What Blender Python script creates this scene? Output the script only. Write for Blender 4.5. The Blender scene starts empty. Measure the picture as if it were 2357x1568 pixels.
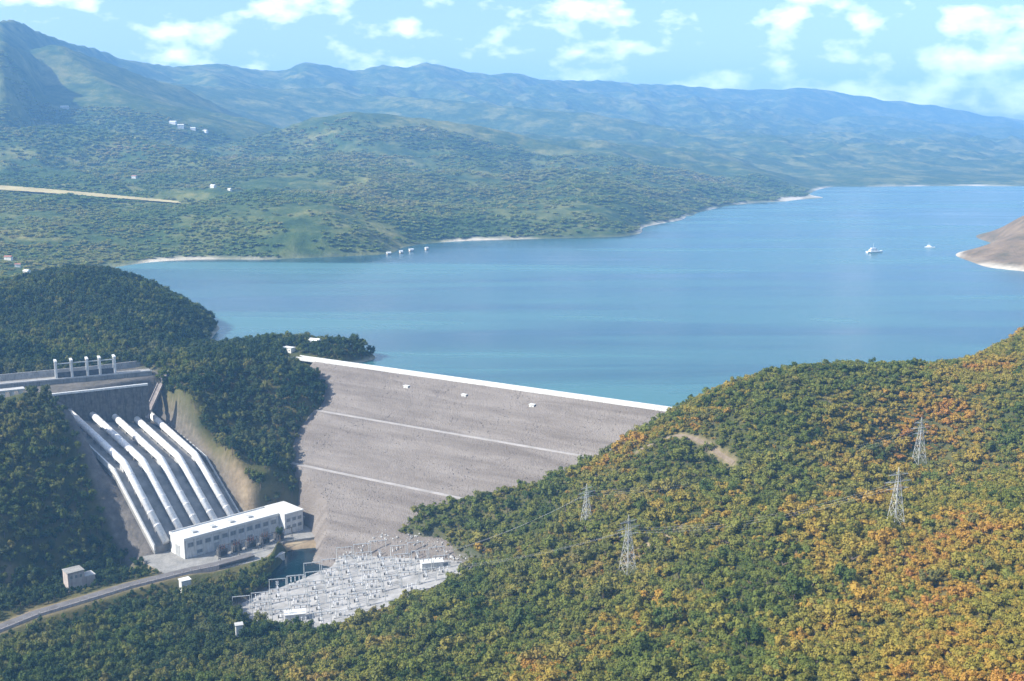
import bpy, math, random
import numpy as np
from mathutils import Vector, Matrix

SC = bpy.context.scene
COL = SC.collection
R = math.radians
random.seed(7)
RNG = np.random.default_rng(11)

# ------------------------------------------------------------------ camera, sky, sun, exposure
cam_data = bpy.data.cameras.new('camera')
cam_data.sensor_width = 36.0
cam_data.lens = 36.0 * 2600.0 / 2357.0
cam_data.clip_start = 1.0
cam_data.clip_end = 60000.0
cam = bpy.data.objects.new('camera', cam_data)
COL.objects.link(cam)
cam.location = (0, 0, 231.0)
cam.rotation_euler = (R(90 - 10.55), 0, 0)
SC.camera = cam

SUN_ELEV, SUN_AZ = R(37), math.atan2(-0.95, -0.30)        # azimuth clockwise from +Y
to_sun = Vector((math.sin(SUN_AZ) * math.cos(SUN_ELEV), math.cos(SUN_AZ) * math.cos(SUN_ELEV), math.sin(SUN_ELEV)))
sun_data = bpy.data.lights.new('sun', 'SUN')
sun_data.energy = 5.0
sun_data.angle = R(0.53)
sun_data.color = (1.0, 0.945, 0.85)
sun = bpy.data.objects.new('sun', sun_data)
COL.objects.link(sun)
sun.rotation_euler = (-to_sun).to_track_quat('-Z', 'Y').to_euler()

world = bpy.data.worlds.new('World')
SC.world = world
world.use_nodes = True
wt = world.node_tree
wt.nodes.clear()
w_out = wt.nodes.new('ShaderNodeOutputWorld')
w_bg = wt.nodes.new('ShaderNodeBackground')
w_sky = wt.nodes.new('ShaderNodeTexSky')
w_sky.sky_type = 'NISHITA'
w_sky.sun_disc = False
w_sky.sun_elevation = SUN_ELEV
w_sky.sun_rotation = SUN_AZ % (2 * math.pi)
w_sky.altitude = 300
w_sky.air_density = 1.0
w_sky.dust_density = 1.4
w_sky.ozone_density = 3.0
w_bg.inputs['Strength'].default_value = 0.115
# small fair-weather clouds all round the sky
w_co = wt.nodes.new('ShaderNodeTexCoord')
w_map = wt.nodes.new('ShaderNodeMapping')
w_map.inputs['Scale'].default_value = (1.0, 1.0, 2.0)
w_map.inputs['Location'].default_value = (0.35, 0.0, 0.21)
w_n = wt.nodes.new('ShaderNodeTexNoise')
w_n.inputs['Scale'].default_value = 21.0
w_n.inputs['Detail'].default_value = 4.0
w_n.inputs['Roughness'].default_value = 0.52
w_r = wt.nodes.new('ShaderNodeValToRGB')
w_r.color_ramp.elements[0].position = 0.50
w_r.color_ramp.elements[1].position = 0.75
w_r.color_ramp.elements[0].color = (0, 0, 0, 1)
w_r.color_ramp.elements[1].color = (1, 1, 1, 1)
w_mix = wt.nodes.new('ShaderNodeMixRGB')
w_mix.inputs['Color2'].default_value = (12, 12, 12.4, 1)
wt.links.new(w_co.outputs['Generated'], w_map.inputs['Vector'])
wt.links.new(w_map.outputs[0], w_n.inputs['Vector'])
wt.links.new(w_n.outputs[0], w_r.inputs[0])
wt.links.new(w_r.outputs[0], w_mix.inputs['Fac'])
wt.links.new(w_sky.outputs[0], w_mix.inputs['Color1'])
wt.links.new(w_mix.outputs[0], w_bg.inputs['Color'])
wt.links.new(w_bg.outputs[0], w_out.inputs['Surface'])

SC.view_settings.view_transform = 'Standard'
SC.view_settings.look = 'None'
SC.view_settings.exposure = 0.95
SC.view_settings.gamma = 1.0
SC.view_settings.use_curve_mapping = False
cy = SC.cycles
cy.max_bounces = 5
cy.diffuse_bounces = 2
cy.glossy_bounces = 2
cy.transmission_bounces = 2
cy.transparent_max_bounces = 6
cy.volume_bounces = 1
cy.caustics_reflective = False
cy.caustics_refractive = False
cy.use_denoising = True

HAZE_DENSITY = 9.5e-5
HAZE_COLOR = (0.24, 0.545, 1.0, 1)

# ------------------------------------------------------------------ materials
def new_mat(name, rough=0.85, spec=0.25):
    m = bpy.data.materials.new(name)
    m.use_nodes = True
    b = m.node_tree.nodes['Principled BSDF']
    b.inputs['Roughness'].default_value = rough
    b.inputs['Specular IOR Level'].default_value = spec
    return m, m.node_tree, b

def noise(nt, scale, detail=4, rough=0.55, vec=None, dist=0.0):
    n = nt.nodes.new('ShaderNodeTexNoise')
    n.inputs['Scale'].default_value = scale
    n.inputs['Detail'].default_value = detail
    n.inputs['Roughness'].default_value = rough
    n.inputs['Distortion'].default_value = dist
    if vec is not None:
        nt.links.new(vec, n.inputs['Vector'])
    return n

def ramp(nt, fac, stops):
    r = nt.nodes.new('ShaderNodeValToRGB')
    e = r.color_ramp.elements
    while len(e) < len(stops):
        e.new(0.5)
    for i, (p, c) in enumerate(stops):
        e[i].position = p
        e[i].color = (c[0], c[1], c[2], 1)
    nt.links.new(fac, r.inputs[0])
    return r.outputs[0]

def mixc(nt, fac, a, b, mode='MIX'):
    m = nt.nodes.new('ShaderNodeMixRGB')
    m.blend_type = mode
    for sock, v in ((0, fac), (1, a), (2, b)):
        if hasattr(v, 'is_linked'):
            nt.links.new(v, m.inputs[sock])
        elif isinstance(v, (int, float)):
            m.inputs[sock].default_value = v
        else:
            m.inputs[sock].default_value = (v[0], v[1], v[2], 1)
    return m.outputs[0]

def position(nt):
    return nt.nodes.new('ShaderNodeNewGeometry').outputs['Position']

def bump(nt, b, height, strength=0.5, dist=1.0):
    n = nt.nodes.new('ShaderNodeBump')
    n.inputs['Strength'].default_value = strength
    n.inputs['Distance'].default_value = dist
    nt.links.new(height, n.inputs['Height'])
    nt.links.new(n.outputs[0], b.inputs['Normal'])

def attr(nt, name):
    a = nt.nodes.new('ShaderNodeAttribute')
    a.attribute_name = name
    return a.outputs['Fac']

def surface(name, c1, c2, scale=0.3, rough=0.85, detail=5, spec=0.25, bmp=0.0, bdist=0.1, streak=None):
    """weathered surface: two tones of noise, optionally with vertical streaks of a third tone"""
    m, nt, b = new_mat(name, rough, spec)
    p = position(nt)
    n = noise(nt, scale, detail, 0.6, p)
    col = ramp(nt, n.outputs[0], [(0.3, c1), (0.7, c2)])
    if streak:
        mp = nt.nodes.new('ShaderNodeMapping')
        mp.inputs['Scale'].default_value = (1, 1, 0.08)
        nt.links.new(p, mp.inputs['Vector'])
        s = noise(nt, 0.9, 4, 0.6, mp.outputs[0])
        f = ramp(nt, s.outputs[0], [(0.5, (0, 0, 0)), (0.75, (1, 1, 1))])
        col = mixc(nt, f, col, streak)
    nt.links.new(col, b.inputs['Base Color'])
    if bmp:
        n2 = noise(nt, scale * 6, 4, 0.6, p)
        bump(nt, b, n2.outputs[0], bmp, bdist)
    return m

MAT = {}
MAT['white_paint'] = surface('white_paint', (0.48, 0.48, 0.46), (0.64, 0.64, 0.62), 0.25, 0.6, streak=(0.34, 0.33, 0.31))
MAT['concrete'] = surface('concrete', (0.20, 0.195, 0.18), (0.32, 0.31, 0.29), 0.12, 0.9, bmp=0.2, streak=(0.13, 0.125, 0.115))
MAT['pale_concrete'] = surface('pale_concrete', (0.34, 0.335, 0.32), (0.50, 0.49, 0.47), 0.12, 0.85, streak=(0.25, 0.24, 0.22))
MAT['pipe_paint'] = surface('pipe_paint', (0.66, 0.65, 0.63), (0.80, 0.79, 0.77), 0.15, 0.5, spec=0.4, streak=(0.42, 0.39, 0.35))
MAT['roof_white'] = surface('roof_white', (0.52, 0.52, 0.50), (0.68, 0.68, 0.66), 0.1, 0.7)
MAT['wall_stone'] = surface('wall_stone', (0.075, 0.068, 0.058), (0.16, 0.145, 0.125), 0.35, 0.95, bmp=0.5, streak=(0.045, 0.04, 0.035))
MAT['asphalt'] = surface('asphalt', (0.10, 0.092, 0.088), (0.16, 0.15, 0.145), 0.15, 0.9)
MAT['gravel'] = surface('gravel', (0.15, 0.115, 0.08), (0.22, 0.175, 0.125), 0.3, 0.95, bmp=0.3)
MAT['berm'] = surface('berm', (0.27, 0.25, 0.23), (0.40, 0.37, 0.345), 0.08, 0.95)
MAT['steel'] = surface('steel', (0.34, 0.35, 0.35), (0.50, 0.51, 0.50), 0.5, 0.45, spec=0.5)
MAT['dark_steel'] = surface('dark_steel', (0.03, 0.03, 0.035), (0.09, 0.09, 0.09), 0.4, 0.5, spec=0.4)
MAT['machine_grey'] = surface('machine_grey', (0.05, 0.05, 0.052), (0.11, 0.11, 0.11), 0.4, 0.5, spec=0.4)
MAT['insulator'] = surface('insulator', (0.10, 0.04, 0.025), (0.16, 0.07, 0.04), 0.8, 0.3, spec=0.5)
MAT['glass'] = surface('glass', (0.14, 0.16, 0.165), (0.24, 0.26, 0.265), 0.2, 0.2, spec=0.6)
MAT['frame_grey'] = surface('frame_grey', (0.26, 0.27, 0.27), (0.38, 0.39, 0.39), 0.5, 0.6)
MAT['roof_tile'] = surface('roof_tile', (0.24, 0.11, 0.07), (0.36, 0.17, 0.11), 0.6, 0.85)
MAT['plaster'] = surface('plaster', (0.60, 0.57, 0.50), (0.78, 0.76, 0.70), 0.3, 0.85, streak=(0.42, 0.39, 0.33))
MAT['pink_concrete'] = surface('pink_concrete', (0.30, 0.26, 0.24), (0.44, 0.39, 0.36), 0.25, 0.9, streak=(0.20, 0.17, 0.15))
MAT['hull_white'] = surface('hull_white', (0.74, 0.75, 0.76), (0.84, 0.85, 0.86), 0.3, 0.3, spec=0.5)
MAT['hull_blue'] = surface('hull_blue', (0.05, 0.12, 0.22), (0.08, 0.17, 0.28), 0.3, 0.4, spec=0.4)
MAT['timber'] = surface('timber', (0.20, 0.15, 0.10), (0.33, 0.26, 0.19), 0.6, 0.85)
MAT['bark'] = surface('bark', (0.09, 0.065, 0.045), (0.17, 0.13, 0.10), 0.8, 0.95)

def leaf_material(name, stops, patch=0.014, patch_amt=0.78, rnd_amt=0.40, trans=0.25):
    """leaf colour varies from plant to plant (where it grows, and by chance) and a little from leaf to leaf"""
    m, nt, b = new_mat(name, 0.75, 0.12)
    oi = nt.nodes.new('ShaderNodeObjectInfo')
    pn = noise(nt, patch, 3, 0.6, oi.outputs['Location'])
    a = nt.nodes.new('ShaderNodeMath'); a.operation = 'MULTIPLY_ADD'
    nt.links.new(oi.outputs['Random'], a.inputs[0]); a.inputs[1].default_value = rnd_amt
    s = nt.nodes.new('ShaderNodeMath'); s.operation = 'MULTIPLY_ADD'
    nt.links.new(pn.outputs[0], s.inputs[0]); s.inputs[1].default_value = patch_amt * 2.2
    s.inputs[2].default_value = -patch_amt * 0.75 - 0.1
    nt.links.new(s.outputs[0], a.inputs[2])
    ln = noise(nt, 0.9, 2, 0.5, position(nt))
    l = nt.nodes.new('ShaderNodeMath'); l.operation = 'MULTIPLY_ADD'
    nt.links.new(ln.outputs[0], l.inputs[0]); l.inputs[1].default_value = 0.35
    nt.links.new(a.outputs[0], l.inputs[2])
    col = ramp(nt, l.outputs[0], stops)
    nt.links.new(col, b.inputs['Base Color'])
    t = nt.nodes.new('ShaderNodeBsdfTranslucent')
    nt.links.new(col, t.inputs['Color'])
    mx = nt.nodes.new('ShaderNodeMixShader')
    mx.inputs[0].default_value = trans
    out = nt.nodes['Material Output']
    nt.links.new(b.outputs[0], mx.inputs[1]); nt.links.new(t.outputs[0], mx.inputs[2])
    nt.links.new(mx.outputs[0], out.inputs['Surface'])
    return m

MAT['leaf_gold'] = leaf_material('leaf_gold', [(0.05, (0.110, 0.135, 0.024)), (0.30, (0.195, 0.190, 0.034)), (0.55, (0.280, 0.230, 0.044)),
                                               (0.80, (0.38, 0.235, 0.042)), (1.0, (0.40, 0.19, 0.05))])
MAT['leaf_green'] = leaf_material('leaf_green', [(0.05, (0.034, 0.062, 0.016)), (0.35, (0.078, 0.115, 0.026)), (0.6, (0.140, 0.155, 0.036)),
                                                 (0.85, (0.165, 0.160, 0.048)), (1.0, (0.22, 0.18, 0.06))])
MAT['leaf_olive'] = leaf_material('leaf_olive', [(0.05, (0.060, 0.090, 0.020)), (0.35, (0.115, 0.145, 0.030)), (0.6, (0.180, 0.190, 0.038)), (0.85, (0.255, 0.215, 0.05)), (1.0, (0.30, 0.21, 0.06))])
MAT['leaf_dark'] = leaf_material('leaf_dark', [(0.05, (0.016, 0.038, 0.016)), (0.4, (0.034, 0.064, 0.022)), (0.7, (0.065, 0.092, 0.030)), (1.0, (0.12, 0.13, 0.05))])
MAT['leaf_far'] = leaf_material('leaf_far', [(0.05, (0.080, 0.150, 0.036)), (0.35, (0.150, 0.215, 0.050)), (0.6, (0.235, 0.255, 0.065)), (0.85, (0.30, 0.27, 0.09)), (1.0, (0.34, 0.28, 0.13))], patch=0.0035, patch_amt=0.85, rnd_amt=0.3, trans=0.4)

def rock_material(name, c1, c2, c3):
    m, nt, b = new_mat(name, 0.9, 0.2)
    oi = nt.nodes.new('ShaderNodeObjectInfo')
    n = noise(nt, 0.8, 4, 0.6, position(nt))
    a = nt.nodes.new('ShaderNodeMath'); a.operation = 'MULTIPLY_ADD'
    nt.links.new(oi.outputs['Random'], a.inputs[0]); a.inputs[1].default_value = 0.6
    s = nt.nodes.new('ShaderNodeMath'); s.operation = 'MULTIPLY'
    nt.links.new(n.outputs[0], s.inputs[0]); s.inputs[1].default_value = 0.4
    nt.links.new(s.outputs[0], a.inputs[2])
    nt.links.new(ramp(nt, a.outputs[0], [(0.1, c1), (0.5, c2), (0.9, c3)]), b.inputs['Base Color'])
    return m
MAT['dam_rock'] = rock_material('dam_rock', (0.12, 0.10, 0.088), (0.165, 0.143, 0.127), (0.225, 0.20, 0.18))
MAT['pale_rock'] = rock_material('pale_rock', (0.16, 0.16, 0.157), (0.33, 0.325, 0.31), (0.50, 0.49, 0.47))

def ground_material():
    m, nt, b = new_mat('hill_ground', 0.95, 0.1)
    p = position(nt)
    n1 = noise(nt, 0.011, 5, 0.6, p)
    n2 = noise(nt, 0.09, 5, 0.65, p)
    c1 = ramp(nt, n1.outputs[0], [(0.35, (0.035, 0.055, 0.018)), (0.55, (0.085, 0.085, 0.03)), (0.7, (0.16, 0.12, 0.05))])
    c2 = ramp(nt, n2.outputs[0], [(0.35, (0.03, 0.045, 0.015)), (0.6, (0.10, 0.09, 0.035)), (0.75, (0.20, 0.15, 0.075))])
    col = mixc(nt, 0.5, c1, c2)
    soil = ramp(nt, noise(nt, 0.06, 6, 0.65, p).outputs[0], [(0.3, (0.19, 0.14, 0.085)), (0.55, (0.30, 0.23, 0.145)), (0.75, (0.38, 0.31, 0.20))])
    col = mixc(nt, attr(nt, 'soil'), col, soil)
    rock = ramp(nt, noise(nt, 0.12, 6, 0.7, p).outputs[0], [(0.3, (0.07, 0.065, 0.06)), (0.6, (0.15, 0.135, 0.12)), (0.8, (0.23, 0.21, 0.19))])
    col = mixc(nt, attr(nt, 'rock'), col, rock)
    sand = ramp(nt, n2.outputs[0], [(0.3, (0.36, 0.32, 0.25)), (0.7, (0.55, 0.50, 0.41))])
    col = mixc(nt, attr(nt, 'sand'), col, sand)
    nt.links.new(col, b.inputs['Base Color'])
    bump(nt, b, noise(nt, 0.35, 5, 0.65, p).outputs[0], 0.6, 1.5)
    return m
MAT['ground'] = ground_material()

def far_material():
    m, nt, b = new_mat('far_hills', 0.95, 0.08)
    p = position(nt)
    n1 = noise(nt, 0.0022, 6, 0.6, p, 0.4)
    n2 = noise(nt, 0.02, 6, 0.7, p)
    n3 = noise(nt, 0.006, 5, 0.62, p)
    forest = ramp(nt, n2.outputs[0], [(0.32, (0.018, 0.040, 0.014)), (0.5, (0.046, 0.076, 0.022)), (0.68, (0.095, 0.115, 0.036))])
    scrub = ramp(nt, n2.outputs[0], [(0.3, (0.085, 0.105, 0.030)), (0.5, (0.155, 0.160, 0.050)), (0.62, (0.22, 0.20, 0.075)), (0.75, (0.28, 0.23, 0.11))])
    f = ramp(nt, n3.outputs[0], [(0.47, (0, 0, 0)), (0.60, (1, 1, 1))])
    col = mixc(nt, f, forest, scrub)
    f2 = ramp(nt, n1.outputs[0], [(0.4, (0, 0, 0)), (0.6, (1, 1, 1))])
    col = mixc(nt, f2, mixc(nt, 0.6, col, forest), col)
    sand = ramp(nt, n2.outputs[0], [(0.3, (0.40, 0.35, 0.27)), (0.7, (0.60, 0.54, 0.44))])
    dry = ramp(nt, n2.outputs[0], [(0.3, (0.10, 0.085, 0.045)), (0.52, (0.19, 0.135, 0.08)), (0.7, (0.27, 0.20, 0.12))])
    col = mixc(nt, attr(nt, 'soil'), col, dry)
    col = mixc(nt, attr(nt, 'sand'), col, sand)
    nt.links.new(col, b.inputs['Base Color'])
    bump(nt, b, n2.outputs[0], 1.0, 9.0)
    return m
MAT['far'] = far_material()

def water_material(name, deep, shallow, rough, wave, bstr):
    m, nt, b = new_mat(name, rough, 0.5)
    b.inputs['IOR'].default_value = 1.33
    p = position(nt)
    mp = nt.nodes.new('ShaderNodeMapping')
    mp.inputs['Scale'].default_value = (0.12, 1.0, 1.0)
    mp.inputs['Rotation'].default_value = (0, 0, R(-6))
    nt.links.new(p, mp.inputs['Vector'])
    n = noise(nt, 0.006, 5, 0.6, mp.outputs[0], 0.5)
    nt.links.new(ramp(nt, n.outputs[0], [(0.42, deep), (0.60, shallow)]), b.inputs['Base Color'])
    rr = nt.nodes.new('ShaderNodeMapRange')
    rr.inputs['From Min'].default_value = 0.35; rr.inputs['From Max'].default_value = 0.65
    rr.inputs['To Min'].default_value = rough; rr.inputs['To Max'].default_value = rough + 0.16
    nt.links.new(n.outputs[0], rr.inputs[0]); nt.links.new(rr.outputs[0], b.inputs['Roughness'])
    wv = noise(nt, wave, 4, 0.6, p)
    bump(nt, b, wv.outputs[0], bstr, 0.6)
    return m
MAT['lake'] = water_material('lake_water', (0.007, 0.050, 0.070), (0.050, 0.145, 0.152), 0.15, 0.12, 0.35)
MAT['pool'] = water_material('pool_water', (0.003, 0.018, 0.026), (0.006, 0.032, 0.040), 0.06, 0.4, 0.2)

# ------------------------------------------------------------------ helpers
def tag(o, label=None, cat=None, group=None, kind=None):
    if label: o['label'] = label
    if cat: o['category'] = cat
    if group: o['group'] = group
    if kind: o['kind'] = kind
    return o

def thing(name, label, cat, loc, ang=0.0, group=None):
    o = bpy.data.objects.new(name, None)
    o.empty_display_size = 2
    COL.objects.link(o)
    o.location = loc
    o.rotation_euler = (0, 0, ang)
    return tag(o, label, cat, group)

class MB:
    """collects shapes and links them as one mesh object"""
    def __init__(self):
        self.v, self.f, self.smooth = [], [], False
    def _add(self, vs, fs):
        k = len(self.v)
        self.v += [tuple(map(float, v)) for v in vs]
        self.f += [tuple(i + k for i in f) for f in fs]
        return self
    def box(self, x0, x1, y0, y1, z0, z1):
        vs = [(x, y, z) for z in (z0, z1) for y in (y0, y1) for x in (x0, x1)]
        return self._add(vs, [(0, 2, 3, 1), (4, 5, 7, 6), (0, 1, 5, 4), (2, 6, 7, 3), (0, 4, 6, 2), (1, 3, 7, 5)])
    def cbox(self, c, s, ang=0.0):
        ca, sa = math.cos(ang), math.sin(ang)
        vs = []
        for z in (0, s[2]):
            for y in (-s[1] / 2, s[1] / 2):
                for x in (-s[0] / 2, s[0] / 2):
                    vs.append((c[0] + x * ca - y * sa, c[1] + x * sa + y * ca, c[2] + z))
        return self._add(vs, [(0, 2, 3, 1), (4, 5, 7, 6), (0, 1, 5, 4), (2, 6, 7, 3), (0, 4, 6, 2), (1, 3, 7, 5)])
    def prism(self, poly, z0, z1):
        n = len(poly)
        vs = [(x, y, z0) for x, y in poly] + [(x, y, z1) for x, y in poly]
        fs = [tuple(range(n))[::-1], tuple(range(n, 2 * n))]
        fs += [(i, (i + 1) % n, n + (i + 1) % n, n + i) for i in range(n)]
        return self._add(vs, fs)
    def tube(self, p0, p1, r0, r1=None, seg=8, caps=True):
        r1 = r0 if r1 is None else r1
        p0, p1 = Vector(p0), Vector(p1)
        d = (p1 - p0).normalized()
        a = d.cross(Vector((0, 0, 1)))
        if a.length < 1e-3: a = Vector((1, 0, 0))
        a.normalize(); b = d.cross(a)
        vs = []
        for p, r in ((p0, r0), (p1, r1)):
            for i in range(seg):
                t = 2 * math.pi * i / seg
                vs.append(p + (a * math.cos(t) + b * math.sin(t)) * r)
        fs = [(i, seg + i, seg + (i + 1) % seg, (i + 1) % seg) for i in range(seg)]
        if caps: fs += [tuple(range(seg)), tuple(range(seg, 2 * seg))[::-1]]
        return self._add(vs, fs)
    def path(self, pts, r, seg=20):
        """pipe along a polyline with mitred bends"""
        pts = [Vector(p) for p in pts]
        vs, fs = [], []
        for k, p in enumerate(pts):
            d0 = (pts[k] - pts[k - 1]).normalized() if k else (pts[1] - pts[0]).normalized()
            d1 = (pts[k + 1] - pts[k]).normalized() if k + 1 < len(pts) else d0
            d = (d0 + d1).normalized()
            a = d.cross(Vector((0, 0, 1))).normalized(); b = d.cross(a)
            for i in range(seg):
                t = 2 * math.pi * i / seg
                vs.append(p + (a * math.cos(t) + b * math.sin(t)) * r)
        for k in range(len(pts) - 1):
            fs += [(k * seg + i, (k + 1) * seg + i, (k + 1) * seg + (i + 1) % seg, k * seg + (i + 1) % seg) for i in range(seg)]
        fs += [tuple(range(seg)), tuple(range((len(pts) - 1) * seg, len(pts) * seg))[::-1]]
        return self._add(vs, fs)
    def sub(self, loc):
        self.v = [(x - loc[0], y - loc[1], z - loc[2]) for x, y, z in self.v]
        return self
    def mesh(self, name, mats):
        me = bpy.data.meshes.new(name)
        me.from_pydata(self.v, [], self.f)
        for m in (mats if isinstance(mats, (list, tuple)) else [mats]):
            me.materials.append(m)
        if self.smooth: me.polygons.foreach_set('use_smooth', [True] * len(me.polygons))
        me.update()
        return me
    def build(self, name, mat, parent=None):
        o = bpy.data.objects.new(name, self.mesh(name, mat))
        COL.objects.link(o)
        o.parent = parent
        return o

def copy_tree(o, parent=None):
    c = o.copy(); COL.objects.link(c); c.parent = parent
    for ch in list(o.children): copy_tree(ch, c)
    return c

def grid_mesh(name, X, Y, Z, mat, attrs=None, keep=None):
    ny, nx = X.shape
    co = np.stack([X, Y, Z], -1).reshape(-1, 3).astype(np.float32)
    i = np.arange(ny * nx).reshape(ny, nx)
    q = np.stack([i[:-1, :-1], i[:-1, 1:], i[1:, 1:], i[1:, :-1]], -1).reshape(-1, 4)
    if keep is not None:
        q = q[keep.reshape(-1)]
    me = bpy.data.meshes.new(name)
    me.vertices.add(len(co)); me.vertices.foreach_set('co', co.ravel())
    me.loops.add(q.size); me.loops.foreach_set('vertex_index', q.ravel().astype(np.int32))
    me.polygons.add(len(q)); me.polygons.foreach_set('loop_start', np.arange(0, q.size, 4, dtype=np.int32))
    me.polygons.foreach_set('use_smooth', np.ones(len(q), dtype=bool))
    me.update(calc_edges=True)
    for k, a in (attrs or {}).items():
        at = me.attributes.new(k, 'FLOAT', 'POINT')
        at.data.foreach_set('value', np.clip(a, 0, 1).ravel().astype(np.float32))
    me.materials.append(mat)
    o = bpy.data.objects.new(name, me)
    COL.objects.link(o)
    return o

# gradient noise in numpy
_perm = np.random.default_rng(3).permutation(512)
_grad = np.random.default_rng(5).normal(size=(512, 2)); _grad /= np.linalg.norm(_grad, axis=1)[:, None]
def pnoise(x, y):
    xi, yi = np.floor(x).astype(int), np.floor(y).astype(int)
    xf, yf = x - xi, y - yi
    u, v = xf * xf * xf * (xf * (xf * 6 - 15) + 10), yf * yf * yf * (yf * (yf * 6 - 15) + 10)
    def g(ix, iy, dx, dy):
        h = _grad[(_perm[(_perm[ix % 512] + iy) % 512]) % 512]
        return h[..., 0] * dx + h[..., 1] * dy
    a = g(xi, yi, xf, yf); b = g(xi + 1, yi, xf - 1, yf)
    c = g(xi, yi + 1, xf, yf - 1); d = g(xi + 1, yi + 1, xf - 1, yf - 1)
    return (a + (b - a) * u) * (1 - v) + (c + (d - c) * u) * v
def fbm(x, y, s, o=4, ridged=False):
    t, amp, tot = 0, 1.0, 0
    for k in range(o):
        n = pnoise(x / s + 17.3 * k, y / s - 9.1 * k)
        n = (1 - 2.2 * np.abs(n)) if ridged else n * 1.6
        t = t + amp * n; tot += amp
        amp *= 0.5; s *= 0.5
    return t / tot
def sstep(a, b, x):
    t = np.clip((x - a) / (b - a), 0, 1)
    return t * t * (3 - 2 * t)

class TPS:
    """thin-plate spline through scattered survey points"""
    def __init__(self, pts, scale, lam=0.0):
        p = np.array(pts, float); self.s = scale
        self.c = p[:, :2] / scale; z = p[:, 2]; n = len(p)
        K = self.k(np.hypot(*(self.c[:, None] - self.c[None]).transpose(2, 0, 1))) + lam * np.eye(n)
        A = np.zeros((n + 3, n + 3)); A[:n, :n] = K
        A[:n, n] = 1; A[:n, n + 1:] = self.c; A[n, :n] = 1; A[n + 1:, :n] = self.c.T
        self.w = np.linalg.solve(A, np.concatenate([z, [0, 0, 0]]))
    @staticmethod
    def k(r): return np.where(r > 1e-9, r * r * np.log(np.maximum(r, 1e-9)), 0)
    def __call__(self, x, y):
        sh = np.shape(x); q = np.stack([np.ravel(x), np.ravel(y)], -1) / self.s
        out = np.empty(len(q)); n = len(self.c)
        for i in range(0, len(q), 20000):
            b = q[i:i + 20000]
            r = np.hypot(b[:, None, 0] - self.c[None, :, 0], b[:, None, 1] - self.c[None, :, 1])
            out[i:i + 20000] = self.k(r) @ self.w[:n] + self.w[n] + b @ self.w[n + 1:]
        return out.reshape(sh)

def poly_dist(x, y, poly):
    """signed distance to a polygon in plan, negative inside"""
    P = np.array(poly, float); d = np.full(np.shape(x), 1e18); ins = np.zeros(np.shape(x), bool)
    for i in range(len(P)):
        a, b = P[i - 1], P[i]; e = b - a
        t = np.clip(((x - a[0]) * e[0] + (y - a[1]) * e[1]) / (e @ e), 0, 1)
        d = np.minimum(d, (x - a[0] - t * e[0]) ** 2 + (y - a[1] - t * e[1]) ** 2)
        c = ((a[1] > y) != (b[1] > y)) & (x < e[0] * (y - a[1]) / (e[1] if abs(e[1]) > 1e-9 else 1e-9) + a[0])
        ins ^= c
    d = np.sqrt(d)
    return np.where(ins, -d, d)
def line_dist(x, y, pts):
    d = np.full(np.shape(x), 1e18); zz = np.zeros(np.shape(x))
    P = np.array(pts, float)
    for a, b in zip(P[:-1], P[1:]):
        e = b[:2] - a[:2]
        t = np.clip(((x - a[0]) * e[0] + (y - a[1]) * e[1]) / (e @ e), 0, 1)
        q = np.hypot(x - a[0] - t * e[0], y - a[1] - t * e[1])
        if P.shape[1] > 2: zz = np.where(q < d, a[2] + t * (b[2] - a[2]), zz)
        d = np.minimum(d, q)
    return d, zz

# ------------------------------------------------------------------ survey points (metres; x east, y north, z above the lake)
RIDGES = [
    [(-908, 4300, 223), (-761, 4400, 280), (-601, 4450, 305), (-388, 4500, 284), (-171, 4600, 256), (37, 4600, 213), (207, 4500, 164), (395, 4300, 115), (564, 4100, 74), (687, 3900, 32)],
    [(-838, 3150, 113), (-704, 3200, 129), (-566, 3250, 143), (-400, 3200, 117), (-270, 3100, 85), (-143, 2900, 43)],
    [(-130, 3450, 76), (2, 3450, 104), (135, 3500, 116), (291, 3450, 99), (405, 3300, 57), (460, 3150, 15)],
    [(570, 6800, 175), (840, 6900, 166), (1213, 6800, 200), (1502, 6600, 206), (1724, 6300, 125), (1844, 5900, 27)],
    [(1796, 8300, 175), (2085, 8200, 175), (2734, 8300, 243), (3132, 8100, 188), (3526, 7900, 166), (4551, 7900, 172)],
    [(1566, 5700, 13), (1738, 5700, 49), (2014, 5750, 76), (2364, 5800, 40), (2686, 6000, 78), (3579, 6200, 115)],
    [(-902, 7300, 452), (-477, 7100, 425), (56, 6900, 368), (440, 6800, 336), (814, 6700, 270), (1037, 6500, 206)],
    [(-2067, 4300, 366), (-1929, 4350, 346), (-1778, 4600, 380), (-1619, 4900, 372), (-1372, 5000, 327), (-1144, 4900, 285)],
    [(-1693, 3500, 218), (-1604, 3600, 233), (-1438, 3700, 247), (-1213, 3650, 214), (-1007, 3500, 172), (-827, 3300, 126)],
    [(-2075, 6300, 509), (-1805, 6600, 486), (-1521, 7000, 476), (-1163, 7400, 504)],
    [(2851, 9800, 368), (3443, 9900, 333), (4008, 9900, 267), (4526, 9800, 230)],
    [(-1994, 5100, 605), (-1796, 4900, 483), (-1621, 4700, 404)],
    [(-1988, 7600, 622), (-1708, 6900, 447)],
    [(-691, 9300, 743), (-442, 8500, 544), (-167, 7600, 413)],
    [(266, 9900, 650), (407, 8900, 461)],
    [(2652, 11000, 596), (2259, 9800, 394)],
]
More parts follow.
